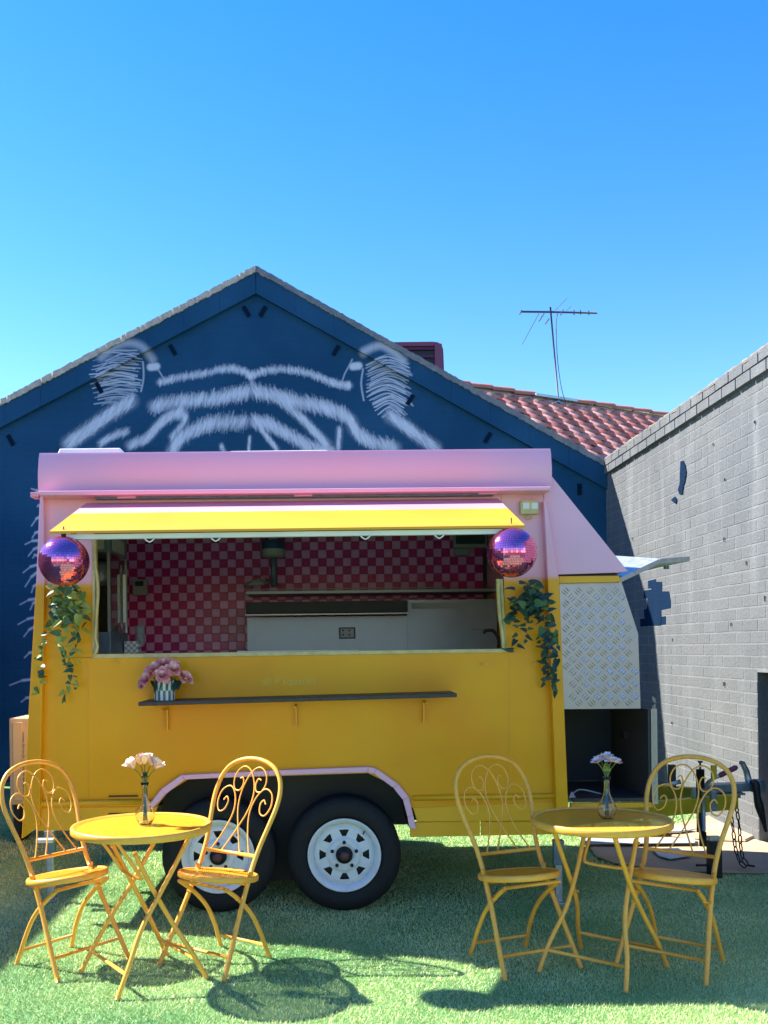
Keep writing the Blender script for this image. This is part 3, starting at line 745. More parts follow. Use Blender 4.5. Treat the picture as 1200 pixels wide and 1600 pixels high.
# roof, other walls, floor, interior
roofz = XZ(460, 712)[1]
mb = MB(); mb.box((xl, 5.04, roofz-.10), (xr-.02, TB, roofz-.05)); tp('roof', mb, M_white)
mb = MB(); mb.box((xl, TY+.031, .50), (xl+.03, TB-.031, roofz-.101)); tp('end_wall', mb, M_body)
mb = MB(); mb.box((xr-.06, TY+.031, .50), (xr-.03, TB-.031, roofz-.101)); tp('end_wall', mb, M_body)
mb = MB(); mb.box((xl, TB-.03, .50), (xr-.03, TB, roofz-.101)); tp('rear_wall', mb, M_body)
mb = MB(); mb.box((xl+.031, TY+.32, .47), (xr-.061, TB-.031, .52)); tp('floor', mb, M_dgrey)
mb = MB(); mb.box((xl+.031, TY+.031, .86), (XZ(150,0)[0]+2.1, TY+.30, .90)); tp('inner_ledge', mb, M_steel)
mb = MB(); mb.box((xl+.033, TB-.2, roofz-.13), (xr-.063, TB-.032, roofz-.103)); tp('ceiling_cove', mb, M_dgrey)
mb = MB(); mb.box((xl+.031, TY+.05, roofz-.125), (xr-.061, TB-.21, roofz-.105)); tp('ceiling', mb, M_white)
# roof hatches
mb = MB(); a = W(78,712,5.15); b = W(190,699,5.15); mb.add([(a.x,5.12,roofz-.05),(b.x+.05,5.12,roofz-.05),(b.x+.05,5.7,roofz-.05),(a.x,5.7,roofz-.05),(a.x+.05,5.16,b.z),(b.x-.01,5.16,b.z),(b.x-.01,5.66,b.z),(a.x+.05,5.66,b.z)],
    [(4,5,6,7),(0,1,5,4),(1,2,6,5),(2,3,7,6),(3,0,4,7)]); tp('roof_hatch', mb, M_white, bevel=.006)
mb = MB(); a = W(358,712,5.25); b = W(513,702.5,5.25); mb.box((a.x,5.25,roofz-.05),(b.x,5.8,b.z)); tp('roof_hatch', mb, M_white, bevel=.01)
# checkered wall tiles inside
ts = .058; yt = TB-.036
um = {}
for nm, c, h2_ in (('dark', (.50, .010, .18), (.56, .015, .20)), ('light', (.74, .32, .70), (.78, .36, .74))):
    m = mat('checker_'+nm+'_tile', c, .3, hue=h2_, vscale=20); mb = MB()
    mb.add([(-.5,0,-.5),(.5,0,-.5),(.5,0,.5),(-.5,0,.5),(-.48,-1,-.48),(.48,-1,-.48),(.48,-1,.48),(-.48,-1,.48)], [(0,1,5,4),(1,2,6,5),(2,3,7,6),(3,0,4,7),(4,5,6,7)])
    o = mb.build('wall_tile', m); um[nm] = (o.data, m); bpy.data.objects.remove(o)
mb = MB(); mb.box((xl+.031, TB-.036, .6), (xr-.062, TB-.0305, roofz-.14)); tp('tile_backing', mb, M_dgrey)
zs0 = XZ(460, 1040, 6.76)[1]; tl_list = []
for j in range(int((roofz-.14-zs0)/ts)):
    for i in range(int((xr-.07-xl-.04)/ts)):
        x = xl+.035+ts*(i+.5); z = zs0+ts*(j+.5)
        dk = ((i+j) % 2 == 0); p_x = CX+F*x/6.76
        tl_list.append((0 if 195 < p_x < 500 else 1, p_x if j > 1 else p_x+400, x, z, dk))
tl_list.sort(); stk = MB()
for i, (_, _, x, z, dk) in enumerate(tl_list):
    if i < 290: inst('wall_tile', um['dark' if dk else 'light'][0], tr, Matrix.Translation((x+.2, yt-5.9, z)) @ Matrix.Diagonal((ts-.0015, .0025, ts-.0015, 1)))
    else: stk.add([(x+a*(ts-.0015), yt+b*.0025, z+c*(ts-.0015)) for a, b, c in [v.co[:] for v in um['dark'][0].vertices]], [tuple(p.vertices) for p in um['dark'][0].polygons], 0 if dk else 1)
tp('tiling', stk, [um['dark'][1], um['light'][1]], kind='stuff')
# corner flange left, corner post right
mb = MB(); q0 = [XZ(62.5,775,4.96), XZ(68,775,4.96), XZ(70,905,4.96), XZ(62,1290,4.96), XZ(34,1311,4.96), XZ(46,1095,4.96), XZ(57,905,4.96)]
mb.prism(q0, 4.955, 4.999); tp('corner_flange', mb, M_body, bevel=.004)
mb = MB(); mb.prism([XZ(849,782,4.95), XZ(853,782,4.95), XZ(873,905,4.95), XZ(889,1304,4.95), XZ(870,1302,4.95), XZ(855,905,4.95)], 4.94, 4.999)
tp('corner_post', mb, M_body, bevel=.004)
# nose cap
mb = MB(); mb.prism([XZ(851,745,4.97), XZ(858,736,4.97), XZ(983,892,4.97), XZ(966,894,4.97), XZ(872,897,4.97), XZ(855,905,4.97)], 4.992, 6.75); tp('nose_cap', mb, M_pink)
mb = MB(); mb.prism([XZ(875,896.5,4.99), XZ(966,894.5,4.99), XZ(968,899,4.99), XZ(875,901,4.99)], 5.02, 5.05); tp('shadow_gap', mb, M_black)
mb = MB(); mb.prism([XZ(874,900,4.99), XZ(968,899,4.99), XZ(972,909,4.99), XZ(874,911,4.99)], 5.0, 5.06); tp('locker_trim', mb, M_yel, bevel=.003)
# tread-plate locker
lp = [XZ(874,911,5.03), XZ(971,909,5.03), XZ(997,990,5.03), XZ(1001,1107,5.03), XZ(881,1108,5.03)]
mb = MB(); mb.prism(lp, 5.03, 6.70); tp('locker_side', mb, M_alu)
def inside(x, z, poly, pad):
    n_ = len(poly); ok = True
    A = sum(poly[i][0]*poly[(i+1) % n_][1]-poly[(i+1) % n_][0]*poly[i][1] for i in range(n_)); s_ = 1 if A > 0 else -1
    for i in range(n_):
        a, b = poly[i], poly[(i+1) % n_]; L_ = math.hypot(b[0]-a[0], b[1]-a[1])
        if s_*((b[0]-a[0])*(z-a[1])-(b[1]-a[1])*(x-a[0]))/L_ < pad: return False
    return True
mb = MB(); cs = .046
x0 = min(p[0] for p in lp); z0 = min(p[1] for p in lp)
for i in range(-30, 40):
    for j in range(-30, 40):
        cx_ = x0+(i+j)*cs*.7071; cz_ = z0+(j-i)*cs*.7071
        if not inside(cx_, cz_, lp, .022): continue
        th = R(45) if (i+j) % 2 == 0 else R(-45)
        d = (math.cos(th), math.sin(th)); nrm = (-d[1], d[0])
        for k in (-1, 0, 1):
            o_ = k*.0135; c0 = (cx_+nrm[0]*o_, cz_+nrm[1]*o_); L_ = .0195; w2 = .0030
            p = [(c0[0]+d[0]*a*L_+nrm[0]*b*w2, c0[1]+d[1]*a*L_+nrm[1]*b*w2) for a, b in ((-1,0),(0,-1),(1,0),(0,1))]
            vs = [(x, 5.029, z) for x, z in p]+[(c0[0]-d[0]*L_*.5, 5.0250, c0[1]-d[1]*L_*.5), (c0[0]+d[0]*L_*.5, 5.0250, c0[1]+d[1]*L_*.5)]
            mb.add(vs, [(0,1,5,4),(1,2,5),(2,3,4,5),(3,0,4)])
tp('tread_ridges', mb, mat('tread_ridge_metal', (.80,.83,.88), .22, metal=.9), kind='stuff')
# lower open bay
xa = XZ(883,0,5.05)[0]; xb = XZ(1000,0,5.05)[0]; zt_ = XZ(940,1109,5.03)[1]; zb_ = XZ(945,1247,5.08)[1]
mb = MB(); mb.box((xa-.02, 5.74, zb_), (xb, 5.76, zt_-.001)); tp('bay_back', mb, M_navy)
mb = MB(); mb.box((xb, 5.06, zb_-.03), (xb+.012, 5.74, zt_-.001)); tp('bay_side', mb, M_dgrey)
mb = MB(); mb.box((xa, 5.08, zb_-.02), (xb-.001, 5.74, zb_-.001)); tp('bay_floor', mb, M_wood)
mb = MB(); mb.box((xb+.013, 5.05, zb_-.03), (xb+.045, 5.07, zt_)); 
for k in range(14):
    z = zb_+.04*k; th = R(45 if k % 2 else -45)
    for q in (-1, 0, 1):
        M = Matrix.Translation((xb+.029, 5.049, z+q*.009)) @ Matrix.Rotation(th, 4, 'Y'); mb.box((-.012,-.0015,-.0015), (.012,.0015,.0015), 0, M)
tp('bay_edge_strip', mb, M_alu)
mb = MB(); mb.tube(crom([W(892,1243,5.2), W(905,1234,5.25), W(930,1238,5.25), W(950,1245,5.2)], 5), .005, 6); tp('bay_cable', mb, M_plast)
mb = MB(); mb.add([W(889,1247,5.1), W(893,1236,5.12), W(900,1246,5.1), W(896,1249,5.13)], [(0,1,2),(0,2,3)]); tp('bay_rag', mb, M_plast)
mb = MB(); mb.box((XZ(975,1160,5.4)[0], 5.4, XZ(0,1166,5.4)[1]), (xb-.001, 5.44, XZ(0,1155,5.4)[1])); tp('bay_latch', mb, M_black)
# open locker lid
LA = [W(963,905,5.06), W(1031,873,5.2), W(1078,869,5.35)]; LBk = [W(963,905,5.06)+Vector((.05,.75,.11)), W(1031,873,5.2)+Vector((-.06,.8,.10)), W(1078,869,5.35)+Vector((-.05,.75,.0))]
mb = MB(); T_ = Vector((0,0,-.028))
for i in (0, 1):
    mb.hexa([LA[i]+T_, LA[i+1]+T_, LA[i+1], LA[i]], [LBk[i]+T_, LBk[i+1]+T_, LBk[i+1], LBk[i]])
tp('locker_lid', mb, M_zinc, bevel=.002)
mb = MB(); mb.tube([W(1040,884,5.3), W(1040,889,5.3)], .012, 8); mb.tube([W(1044,884,5.3), W(1044,889,5.3)], .006, 8); tp('lid_latch', mb, M_couple)
# drawbar
def beam(nm, a, b, w, h, m):
    a, b = Vector(a), Vector(b); t = (b-a).normalized(); s_ = Vector((t.y, -t.x, 0)).normalized()*w/2; u_ = Vector((0,0,h/2)); mb = MB()
    mb.hexa([a+s_-u_, b+s_-u_, b+s_+u_, a+s_+u_], [a-s_-u_, b-s_-u_, b-s_+u_, a-s_+u_]); return tp(nm, mb, m, bevel=.004)
beam('drawbar_beam', (1.05, 5.12, .445), (2.42, 5.80, .425), .05, .088, M_yelbeam)
beam('drawbar_beam', (1.05, 6.68, .445), (2.42, 6.00, .425), .05, .088, M_yelbeam)
beam('drawbar_cross', (2.30, 5.78, .425), (2.30, 6.02, .425), .06, .08, M_yelbeam)
beam('bay_sill', (xa-.02, 5.07, zb_-.036), (xb+.03, 5.07, zb_-.036), .03, .028, M_yel)
beam('chassis_rail', (xl+.05, 5.6, .42), (xr, 5.6, .42), .06, .09, M_black); beam('chassis_rail', (xl+.05, 6.3, .42), (xr, 6.3, .42), .06, .09, M_black)
# coupling
cu = MB(); zc = .495
cu.hexa([(2.25,5.85,zc-.03),(2.58,5.86,zc-.02),(2.58,5.86,zc+.03),(2.25,5.85,zc+.02)], [(2.25,5.95,zc-.03),(2.58,5.94,zc-.02),(2.58,5.94,zc+.03),(2.25,5.95,zc+.02)])
cu.lathe([(.001,.05),(.035,.045),(.045,.02),(.045,-.03),(.001,-.032)], 14, Matrix.Translation((2.60,5.9,zc)))
cup = tp('coupling', cu, M_couple, bevel=.004)
mb = MB(); mb.tube([W(1171,1225,5.9), W(1166,1205,5.9), W(1160,1193,5.88), W(1156,1191,5.88)], [.022,.02,.018,.012], 8); tp('coupling_handle', mb, M_zinc)
mb = MB(); mb.tube(crom([W(1101,1236,5.86), W(1105,1224,5.84), W(1114,1217,5.82), W(1124,1212,5.82)], 4), .011, 8); tp('handbrake_lever', mb, M_zinc)
mb = MB(); mb.tube([W(1123,1213,5.82), W(1126,1211,5.82), W(1149,1199.5,5.8), W(1152,1198,5.8)], [.012,.017,.017,.010], 10); tp('handbrake_grip', mb, M_maroon)
mb = MB(); mb.box((2.36,5.84,.455), (2.5,5.96,.466)); mb.tube([(2.42,5.86,.47),(2.42,5.86,.43)], .009, 6); mb.tube([(2.47,5.86,.47),(2.47,5.86,.435)], .009, 6); tp('coupling_bolts', mb, M_couple)
mb = MB(); mb.tube([W(1044,1226,5.5), W(1063,1221.5,5.5)], [.009,.014], 10); tp('lock_bolt', mb, M_zinc)
mb = MB(); mb.box((XZ(1033,0,5.6)[0], 5.6, XZ(0,1245,5.6)[1]), (XZ(1042,0,5.6)[0], 5.64, XZ(0,1208,5.6)[1])); tp('gusset', mb, M_black)
# jockey stand
def vtube(nm, x, y0, y1, r0, Y, m, r1=None, n_=14):
    a, b = W(x, y0, Y), W(x, y1, Y); b.x = a.x; mb = MB(); mb.tube([a, b], [r0, r1 or r0], n_); return tp(nm, mb, m)
JY = 5.66
vtube('jack_knob', 1094, 1189, 1192, .017, JY, M_dgrey, .011); vtube('jack_screw', 1094, 1192, 1203, .006, JY, M_dgrey)
vtube('jack_outer_tube', 1094, 1202, 1300, .024, JY, M_black)
vtube('jack_inner_tube', 1099, 1232, 1298, .011, JY-.03, M_steel)
mb = MB(); mb.box((XZ(1094,0,JY)[0]+.0, JY-.034, XZ(0,1230,JY)[1]), (XZ(1099,0,JY)[0]+.012, JY-.02, XZ(0,1208,JY)[1])); tp('jack_bracket', mb, M_yelbeam)
vtube('jack_lower_tube', 1098, 1300, 1322, .021, JY, M_black)
mb = MB(); mb.box((XZ(1090,0,JY)[0], JY-.03, XZ(0,1326,JY)[1]), (XZ(1110,0,JY)[0], JY+.03, XZ(0,1320,JY)[1])); tp('jack_collar', mb, M_zinc, bevel=.003)
mb = MB(); mb.box((XZ(1091,0,JY)[0], JY-.035, .003), (XZ(1109,0,JY)[0], JY+.035, XZ(0,1328,JY)[1])); mb.tube([W(1088,1352,JY), W(1112,1352,JY)], .007, 8); tp('jack_foot', mb, M_black, bevel=.006)
mb = MB(); mb.box((XZ(1072,0,5.62)[0], 5.66, .385), (XZ(1084,0,5.62)[0], 5.69, .52)); mb.box((XZ(1101,0,5.62)[0], 5.66, .39), (XZ(1110,0,5.62)[0], 5.69, .51)); tp('jack_clamp', mb, M_couple, bevel=.004)
# safety chains
lk = MB(); pth = [(.011*math.cos(a), 0, .017*math.sin(a)+(.008 if math.sin(a) > 0 else -.008)) for a in [2*math.pi*i/10 for i in range(10)]]
lk.tube(pth, .0042, 5, closed=True); o = lk.build('chain_link', M_black); lkm = o.data; bpy.data.objects.remove(o)
chn = tp('safety_chain', MB().tube([W(1148,1238,5.85), W(1148,1248,5.85)], .008, 6), M_black); chn.location = tro
def chain(pts):
    C_ = crom(pts, 12); acc = 0; last = C_[0]; i = 0; pos = [C_[0]]
    for q in C_:
        if (q-pos[-1]).length >= .043: pos.append(q)
    for i in range(len(pos)-1):
        a, b = pos[i], pos[i+1]; t = (b-a).normalized()
        M = (-t).to_track_quat('Z', 'Y').to_matrix().to_4x4()
        inst('chain_link', lkm, chn, Matrix.Translation((a+b)/2) @ M @ Matrix.Rotation(R(90*(i % 2)+20), 4, 'Z'))
chain([W(1150,1258,5.80), W(1155,1290,5.80), W(1157,1320,5.78), W(1162,1345,5.74), W(1172,1354,5.72), W(1183,1352,5.74)])
chain([W(1141,1262,5.80), W(1146,1300,5.80), W(1149,1325,5.78), W(1156,1347,5.74), W(1166,1356,5.70)])
# black cover hanging on the coupling
mb = MB(); mb.tube(crom([W(1172,1222,5.82), W(1180,1224,5.82), W(1184,1250,5.82), W(1192,1280,5.82), W(1197,1300,5.82)], 4), [.01,.012,.015,.02,.024,.026,.024,.022,.025,.028,.026,.022,.018,.014,.012,.010,.008], 8)
tp('coupling_cover', mb, M_black)
# stabiliser legs
for x, y0, y1, Y in ((872, 1312, 1412, 5.12), (78, 1298, 1400, 5.3)):
    mb = MB(); a = W(x, y0, Y); mb.box((a.x-.028, Y-.02, a.z-.13), (a.x+.028, Y+.02, a.z)); tp('stabiliser_leg', mb, M_couple, bevel=.003)
    mb = MB(); mb.box((a.x-.018, Y-.012, .012), (a.x+.018, Y+.012, a.z-.131)); mb.box((a.x-.035, Y-.03, .002), (a.x+.035, Y+.03, .0115)); tp('stabiliser_foot', mb, M_zinc, bevel=.003)
mb = MB(); mb.box((XZ(40,0,5.2)[0], 5.2, XZ(0,1318,5.2)[1]), (XZ(66,0,5.2)[0], 5.25, XZ(0,1313,5.2)[1])); tp('step_bracket', mb, M_white)
mb = MB(); mb.box((XZ(845,0,5.0)[0], 5.0, XZ(0,1285,5)[1]), (XZ(869,0,5.0)[0], 5.06, XZ(0,1271,5)[1])); tp('jack_housing', mb, M_dgrey)

# wheels
def wheel(px_, py_, Y0, back=False):
    c = W(px_, py_, Y0); R_ = .298; c.z = R_+.002
    M = Matrix.Translation(c) @ Matrix.Rotation(R(90), 4, 'X')      # local +z -> -Y (towards camera)
    w = bpy.data.objects.new('wheel', None); col.objects.link(w); w.parent = tr; w.location = Vector(tro)+c; w.rotation_euler = (R(90), 0, 0)
    mb = MB(); mb.lathe([(.185,-.18),(.255,-.19),(.288,-.175),(R_,-.15),(R_,-.03),(.290,-.012),(.262,.002),(.235,.006),(.205,.002),(.188,-.008),(.186,-.03)], 48); mb.build('tyre', M_tyre, w)
    for i in range(48):
        pass
    if back: return w
    mb = MB(); mb.lathe([(.150,-.045),(.162,-.03),(.168,-.012),(.176,-.006),(.186,.004),(.192,.010),(.189,.013),(.182,.011),(.172,.002),(.1655,-.004),(.160,-.02),(.158,-.12)], 64); mb.build('rim', M_rim, w)
    mb = MB(); H_ = 8; vs = []; fs = []
    rr = [(.045,-.004),(.062,.001),(.078,.000),(.090,-.010),(.096,-.012)]; n_ = 64
    for r0, z0 in rr:
        for k in range(n_): a = 2*math.pi*k/n_; vs.append((r0*math.cos(a), r0*math.sin(a), z0))
    for i in range(len(rr)-1):
        for k in range(n_): l = (k+1) % n_; fs.append((i*n_+k, i*n_+l, (i+1)*n_+l, (i+1)*n_+k))
    ib = (len(rr)-1)*n_
    # spoke ring between r .096 and .135 with 8 wedge openings
    def ring(r0, z0): 
        o = len(vs); 
        for k in range(n_): a = 2*math.pi*k/n_; vs.append((r0*math.cos(a), r0*math.sin(a), z0))
        return o
    i1 = ring(.140, -.014); i2 = ring(.152, -.022); i3 = ring(.160, -.030)
    def shifted(o, k, frac): pass
    for s_ in range(8):
        k0 = s_*8; 
        # solid wedge: wide near the hub, narrow at the rim
        cA = 2*math.pi*(k0+4)/n_
        inner = [ib+((k0+q) % n_) for q in range(1, 8)]
        def pt(r0, a, z0): vs.append((r0*math.cos(a), r0*math.sin(a), z0)); return len(vs)-1
        hi = 2*math.pi*1.0/n_; ho = 2*math.pi*2.1/n_
        aL = 2*math.pi*k0/n_; aR = 2*math.pi*(k0+8)/n_
        oL = pt(.132, aL+ho, -.0135); oR = pt(.132, aR-ho, -.0135)
        oM = pt(.1335, cA, -.0135)
        fs.append((ib+(k0+1) % n_, ib+(k0+2) % n_, ib+(k0+3) % n_, ib+(k0+4) % n_, oM, oL)[::1])
        fs.append((ib+(k0+4) % n_, ib+(k0+5) % n_, ib+(k0+6) % n_, ib+(k0+7) % n_, oR, oM))
        # outer ring piece
        outer = [i1+((k0+q) % n_) for q in range(0, 9)]
        bL = pt(.130, aL, -.0135)
        fs.append((oL, oM, outer[4], outer[3], outer[2], outer[1], outer[0]))
        fs.append((oM, oR, outer[8], outer[7], outer[6], outer[5], outer[4]))
        fs.append((oR, pt(.131, aR, -.0135), outer[8])); fs.append((bL, oL, outer[0]))
    for k in range(n_):
        l = (k+1) % n_; fs.append((i1+k, i1+l, i2+l, i2+k)); fs.append((i2+k, i2+l, i3+l, i3+k))
    mb.add(vs, fs, 0, False); o = mb.build('rim_disc', M_rim, w)
    sl = o.modifiers.new('thickness', 'SOLIDIFY'); sl.thickness = .004; sl.offset = 0
    mb = MB(); mb.lathe([(.001,-.05),(.157,-.05)], 32); mb.build('brake_drum', M_black, w)
    mb = MB(); mb.lathe([(.046,-.02),(.044,.012),(.036,.018),(.034,.035),(.001,.036)], 20); h_ = mb.build('hub', M_black, w)
    mb = MB(); mb.lathe([(.024,.0362),(.024,.042),(.001,.044)], 16); mb.build('hub_cap', mat('rusty_red_cap', (.12, .05, .05), .6), w)
    nut = MB()
    for k in range(5):
        a = R(90+72*k); nut = MB(); nut.lathe([(.010,-.002),(.010,.010),(.006,.014),(.001,.0142)], 6, Matrix.Translation((.066*math.cos(a), .066*math.sin(a), 0))); nut.build('wheel_nut', M_black, w)
    mb = MB(); mb.tube([(.105,.115,-.02),(.10,.11,.012)], .004, 6); mb.build('valve', M_black, w)
    return w
wheel(538, 1335, 5.0); wheel(341, 1336, 5.0)
wheel(538, 1335, 6.75, True); wheel(341, 1336, 6.75, True)
mb = MB(); mb.tube([(W(538,0,5).x, 5.2, .30), (W(538,0,5).x, 6.6, .30)], .03, 10); mb.tube([(W(341,0,5).x, 5.2, .30), (W(341,0,5).x, 6.6, .30)], .03, 10); tp('axles', mb, M_black)

# awning
HB = [W(135,786,4.975), W(778,779,4.975)]; HF = [W(77,830,4.35), W(820,820.5,4.35)]
HFz = (HF[0].z+HF[1].z)/2
def awn(t0, t1, nm, m, th=.012, dz=0):
    a, b = HB[0].lerp(HF[0], t0), HB[1].lerp(HF[1], t0); c, d = HB[0].lerp(HF[0], t1), HB[1].lerp(HF[1], t1)
    u_ = Vector((0,0,-th)); o_ = Vector((0,0,dz)); mb = MB()
    mb.hexa([c+u_+o_, d+u_+o_, d+o_, c+o_], [a+u_+o_, b+u_+o_, b+o_, a+o_]); return tp(nm, mb, m)
awn(0, .40, 'awning_pink_sheet', M_pinklit); awn(.4005, 1, 'awning_yellow_sheet', M_yelawn)
a, b = HF[0]+Vector((.07,.02,-.013)), HF[1]+Vector((-.05,.02,-.013))
mb = MB(); mb.hexa([a+Vector((0,0,-.022)), b+Vector((0,0,-.022)), b, a], [a+Vector((0,.03,-.022)), b+Vector((0,.03,-.022)), b+Vector((0,.03,0)), a+Vector((0,.03,0))]); tp('awning_front_rail', mb, M_white)
for t in (.04, .96):
    a, b = HB[0].lerp(HB[1], t)+Vector((0,0,-.014)), HF[0].lerp(HF[1], t)+Vector((0,.06,-.014)); mb = MB(); mb.tube([a, b], .010, 6); tp('awning_rib', mb, M_white)
for x in (232, 336, 571, 687):
    c = HF[0].lerp(HF[1], (x-77)/743.)+Vector((0,.02,-.035)); mb = MB()
    mb.tube([c+Vector((-.022,0,0)), c+Vector((-.014,0,-.010)), c+Vector((0,0,-.018)), c+Vector((.014,0,-.010)), c+Vector((.022,0,0))], .0035, 6); tp('awning_hook', mb, M_white)
# shelf with brackets
SH = (4.74, 4.998); z1, z2 = W(215,1097,4.74).z, W(713,1083,4.74).z; x1_, x2_ = W(216,1100,4.74).x, W(714,1088,4.74).x
mb = MB(); mb.hexa([(x1_,SH[0],z1-.02),(x2_,SH[0],z2-.02),(x2_,SH[0],z2),(x1_,SH[0],z1)], [(x1_+.0,SH[1],z1-.02),(x2_,SH[1],z2-.02),(x2_,SH[1],z2),(x1_,SH[1],z1)]); tp('serving_shelf', mb, M_wood, bevel=.003)
for x, y in ((263,1104),(463,1099),(661,1093)):
    c = W(x, y, 5.0); mb = MB(); mb.box((c.x-.004, 4.965, c.z-.12), (c.x+.004, 4.999, c.z-.005)); mb.box((c.x-.004, 4.80, c.z-.012), (c.x+.004, 4.9645, c.z-.003)); tp('shelf_bracket', mb, M_yel)
# small fittings
mb = MB(); a = W(812,804,4.99); b = W(840,783,4.99); mb.box((a.x,4.965,a.z),(b.x,4.999,b.z)); o = tp('junction_box', mb, M_cream, bevel=.003)
mb = MB()
for k in range(2): mb.box((a.x+.012+k*.045, 4.962, a.z+.025), (a.x+.045+k*.045, 4.966, b.z-.012))
tp('junction_box_cover', mb, M_white)
mb = MB(); c = W(826,806,4.99); mb.tube([c+Vector((-.02,-.01,0)), c+Vector((-.01,-.01,-.012)), c+Vector((.015,-.01,-.01))], .006, 6); tp('cable_clip', mb, M_cream)
for x, y in ((757,1037),(837,1037),(180,1036),(833,1038)):
    if x == 833: continue
    c = W(x, y, 4.99); mb = MB(); mb.box((c.x-.018,4.988,c.z-.005),(c.x+.018,4.999,c.z+.005)); mb.box((c.x-.004,4.984,c.z-.012),(c.x+.004,4.988,c.z+.008)); tp('catch', mb, M_yel)
# painted-over lettering
fc = bpy.data.curves.new('old_lettering', 'FONT'); fc.body = "all P'squares"; fc.size = .058; fc.extrude = .0008
fo = bpy.data.objects.new('tmp', fc); col.objects.link(fo); bpy.context.view_layer.update()
dg = bpy.context.evaluated_depsgraph_get(); fm = bpy.data.meshes.new_from_object(fo.evaluated_get(dg)); bpy.data.objects.remove(fo)
fm.materials.clear(); fm.materials.append(mat('raised_yellow_lettering', (.80, .52, .06), .3))
c = W(409, 1071, 4.998); lt = inst('old_lettering', fm, tr, Matrix.Translation(Vector(tro)+c) @ Matrix.Rotation(R(-.8), 4, 'Y') @ Matrix.Rotation(R(90), 4, 'X'), 'faint raised lettering painted over in yellow'); lt['kind'] = 'stuff'
# interior fittings
def ibox(nm, x0, y0, x1, y1, Ya, Yb, m, bevel=0, **k):
    a = XZ(x0, y1, Ya); b = XZ(x1, y0, Ya); mb = MB(); mb.box((a[0], Ya, a[1]), (b[0], Yb, b[1])); return tp(nm, mb, m, bevel=bevel, **k)
ibox('overshelf', 384, 919, 775, 929, 6.42, 6.74, M_steel, .003)
ibox('overshelf_lip', 382, 917, 695, 922, 6.40, 6.419, M_steel, .002)
ibox('splashback', 387, 962, 636, 1032, 6.30, 6.32, M_steel)
ibox('splashback', 637, 936, 776, 1032, 6.31, 6.33, M_steel)
ibox('griddle_canopy', 384, 938, 637, 959, 6.12, 6.32, M_black, .003)
ibox('canopy_lip', 383, 957, 637, 962, 6.10, 6.119, M_white)
ibox('label_strip', 644, 941, 726, 951, 6.30, 6.309, M_plast)
ibox('cabinet_door_line', 735, 983, 776, 984, 6.30, 6.309, M_dgrey)
ibox('bench_edge', 370, 1015, 560, 1021, 5.30, 5.6, M_white, .003)
o = ibox('power_outlet', 530, 980, 555, 998, 6.285, 6.299, M_dgrey, .003); 
ibox('outlet_face', 532, 982, 553, 996, 6.282, 6.2849, M_plast)
for i, (x, y) in enumerate(((536,985),(546,985),(536,992),(546,992))): ibox('switch', x-1.5, y-1.2, x+1.5, y+1.2, 6.278, 6.2819, M_dgrey)
ibox('thermostat', 207, 905, 229, 930, 6.70, 6.755, M_plast, .004); ibox('thermostat_screen', 211, 908, 224, 916, 6.695, 6.699, M_lens)
ibox('rear_window_frame', 709, 815, 761, 856, 6.70, 6.755, M_plast, .004); ibox('rear_window_pane', 712, 818, 758, 850, 6.692, 6.699, M_lens)
ibox('rear_window_latch', 711, 857, 732, 868, 6.70, 6.755, M_plast, .003)
ibox('back_bench', 560, 1020, 776, 1032, 5.9, 6.29, M_steel)
mb = MB(); mb.tube(crom([W(783,1010,5.9), W(776,992,5.9), W(768,985,5.9), W(758,986,5.9), W(757,990,5.9)], 5), .010, 8); tp('tap', mb, M_dgrey)

# things standing in the trailer
lamp = empty('warming_lamp', W(428, 917, 6.55), 0, 'round blue and grey headed lamp on a thin post on the steel shelf', 'lamp')
lb = Vector(lamp.location)
mb = MB(); mb.tube([(0,0,0),(0,0,.22)], .022, 10); mb.build('post', M_couple, lamp)
mb = MB(); mb.lathe([(.001,.20),(.07,.203),(.082,.22),(.083,.255)], 24); mb.build('head_base', M_plast, lamp)
mb = MB(); mb.lathe([(.083,.2555),(.083,.30),(.076,.315),(.001,.318)], 24); mb.build('head_cover', mat('blue_enamel', (.02, .06, .16), .4), lamp)
cl = empty('bunched_cloth', W(402, 917, 6.5), 0, 'crumpled pale cloth lying on the left end of the steel shelf', 'cloth')
mb = MB(); vs = []; n_ = 12
for i in range(n_):
    for j in range(7):
        vs.append((-.09+.18*i/(n_-1), -.05+.1*j/6, max(.003, .045*math.sin(math.pi*i/(n_-1))*math.sin(math.pi*j/6)+random.uniform(0, .018)+(.03 if i > 8 else 0))))
mb.add(vs, [(i*7+j, (i+1)*7+j, (i+1)*7+j+1, i*7+j+1) for i in range(n_-1) for j in range(6)], 0, True); mb.build('cloth_fold', M_plast, cl)
# glass cabinet at the left
cab = empty('glass_display_cabinet', W(165, 1030, 5.3), 0, 'tall glass sided popcorn cabinet at the left end of the serving window', 'cabinet')
cb0 = Vector(cab.location)
def cbp(nm, a, b, m, bevel=0): mb = MB(); mb.box(Vector(a)-cb0, Vector(b)-cb0); return mb.build(nm, m, cab, bevel=bevel)
cxl, cxr = -1.49, -1.226; zb1 = W(173,987,5.3).z; zt1 = W(173,834,5.3).z; z00 = .905
cbp('base', (cxl,5.3,z00), (cxr,5.75,zb1), M_couple, .004)
cbp('top_box', (cxl,5.3,zt1-.10), (cxr,5.75,zt1+.06), M_couple, .004)
for x, y in ((cxl,5.3),(cxr-.015,5.3),(cxr-.015,5.735),(cxl,5.735)): cbp('corner_post', (x,y,zb1), (x+.015,y+.015,zt1-.10), M_steel)
for nm, a, b in (('front_pane', (cxl+.016,5.304,zb1), (cxr-.016,5.308,zt1-.1)), ('side_pane', (cxr-.010,5.316,zb1), (cxr-.006,5.734,zt1-.1))): cbp(nm, a, b, M_glass)
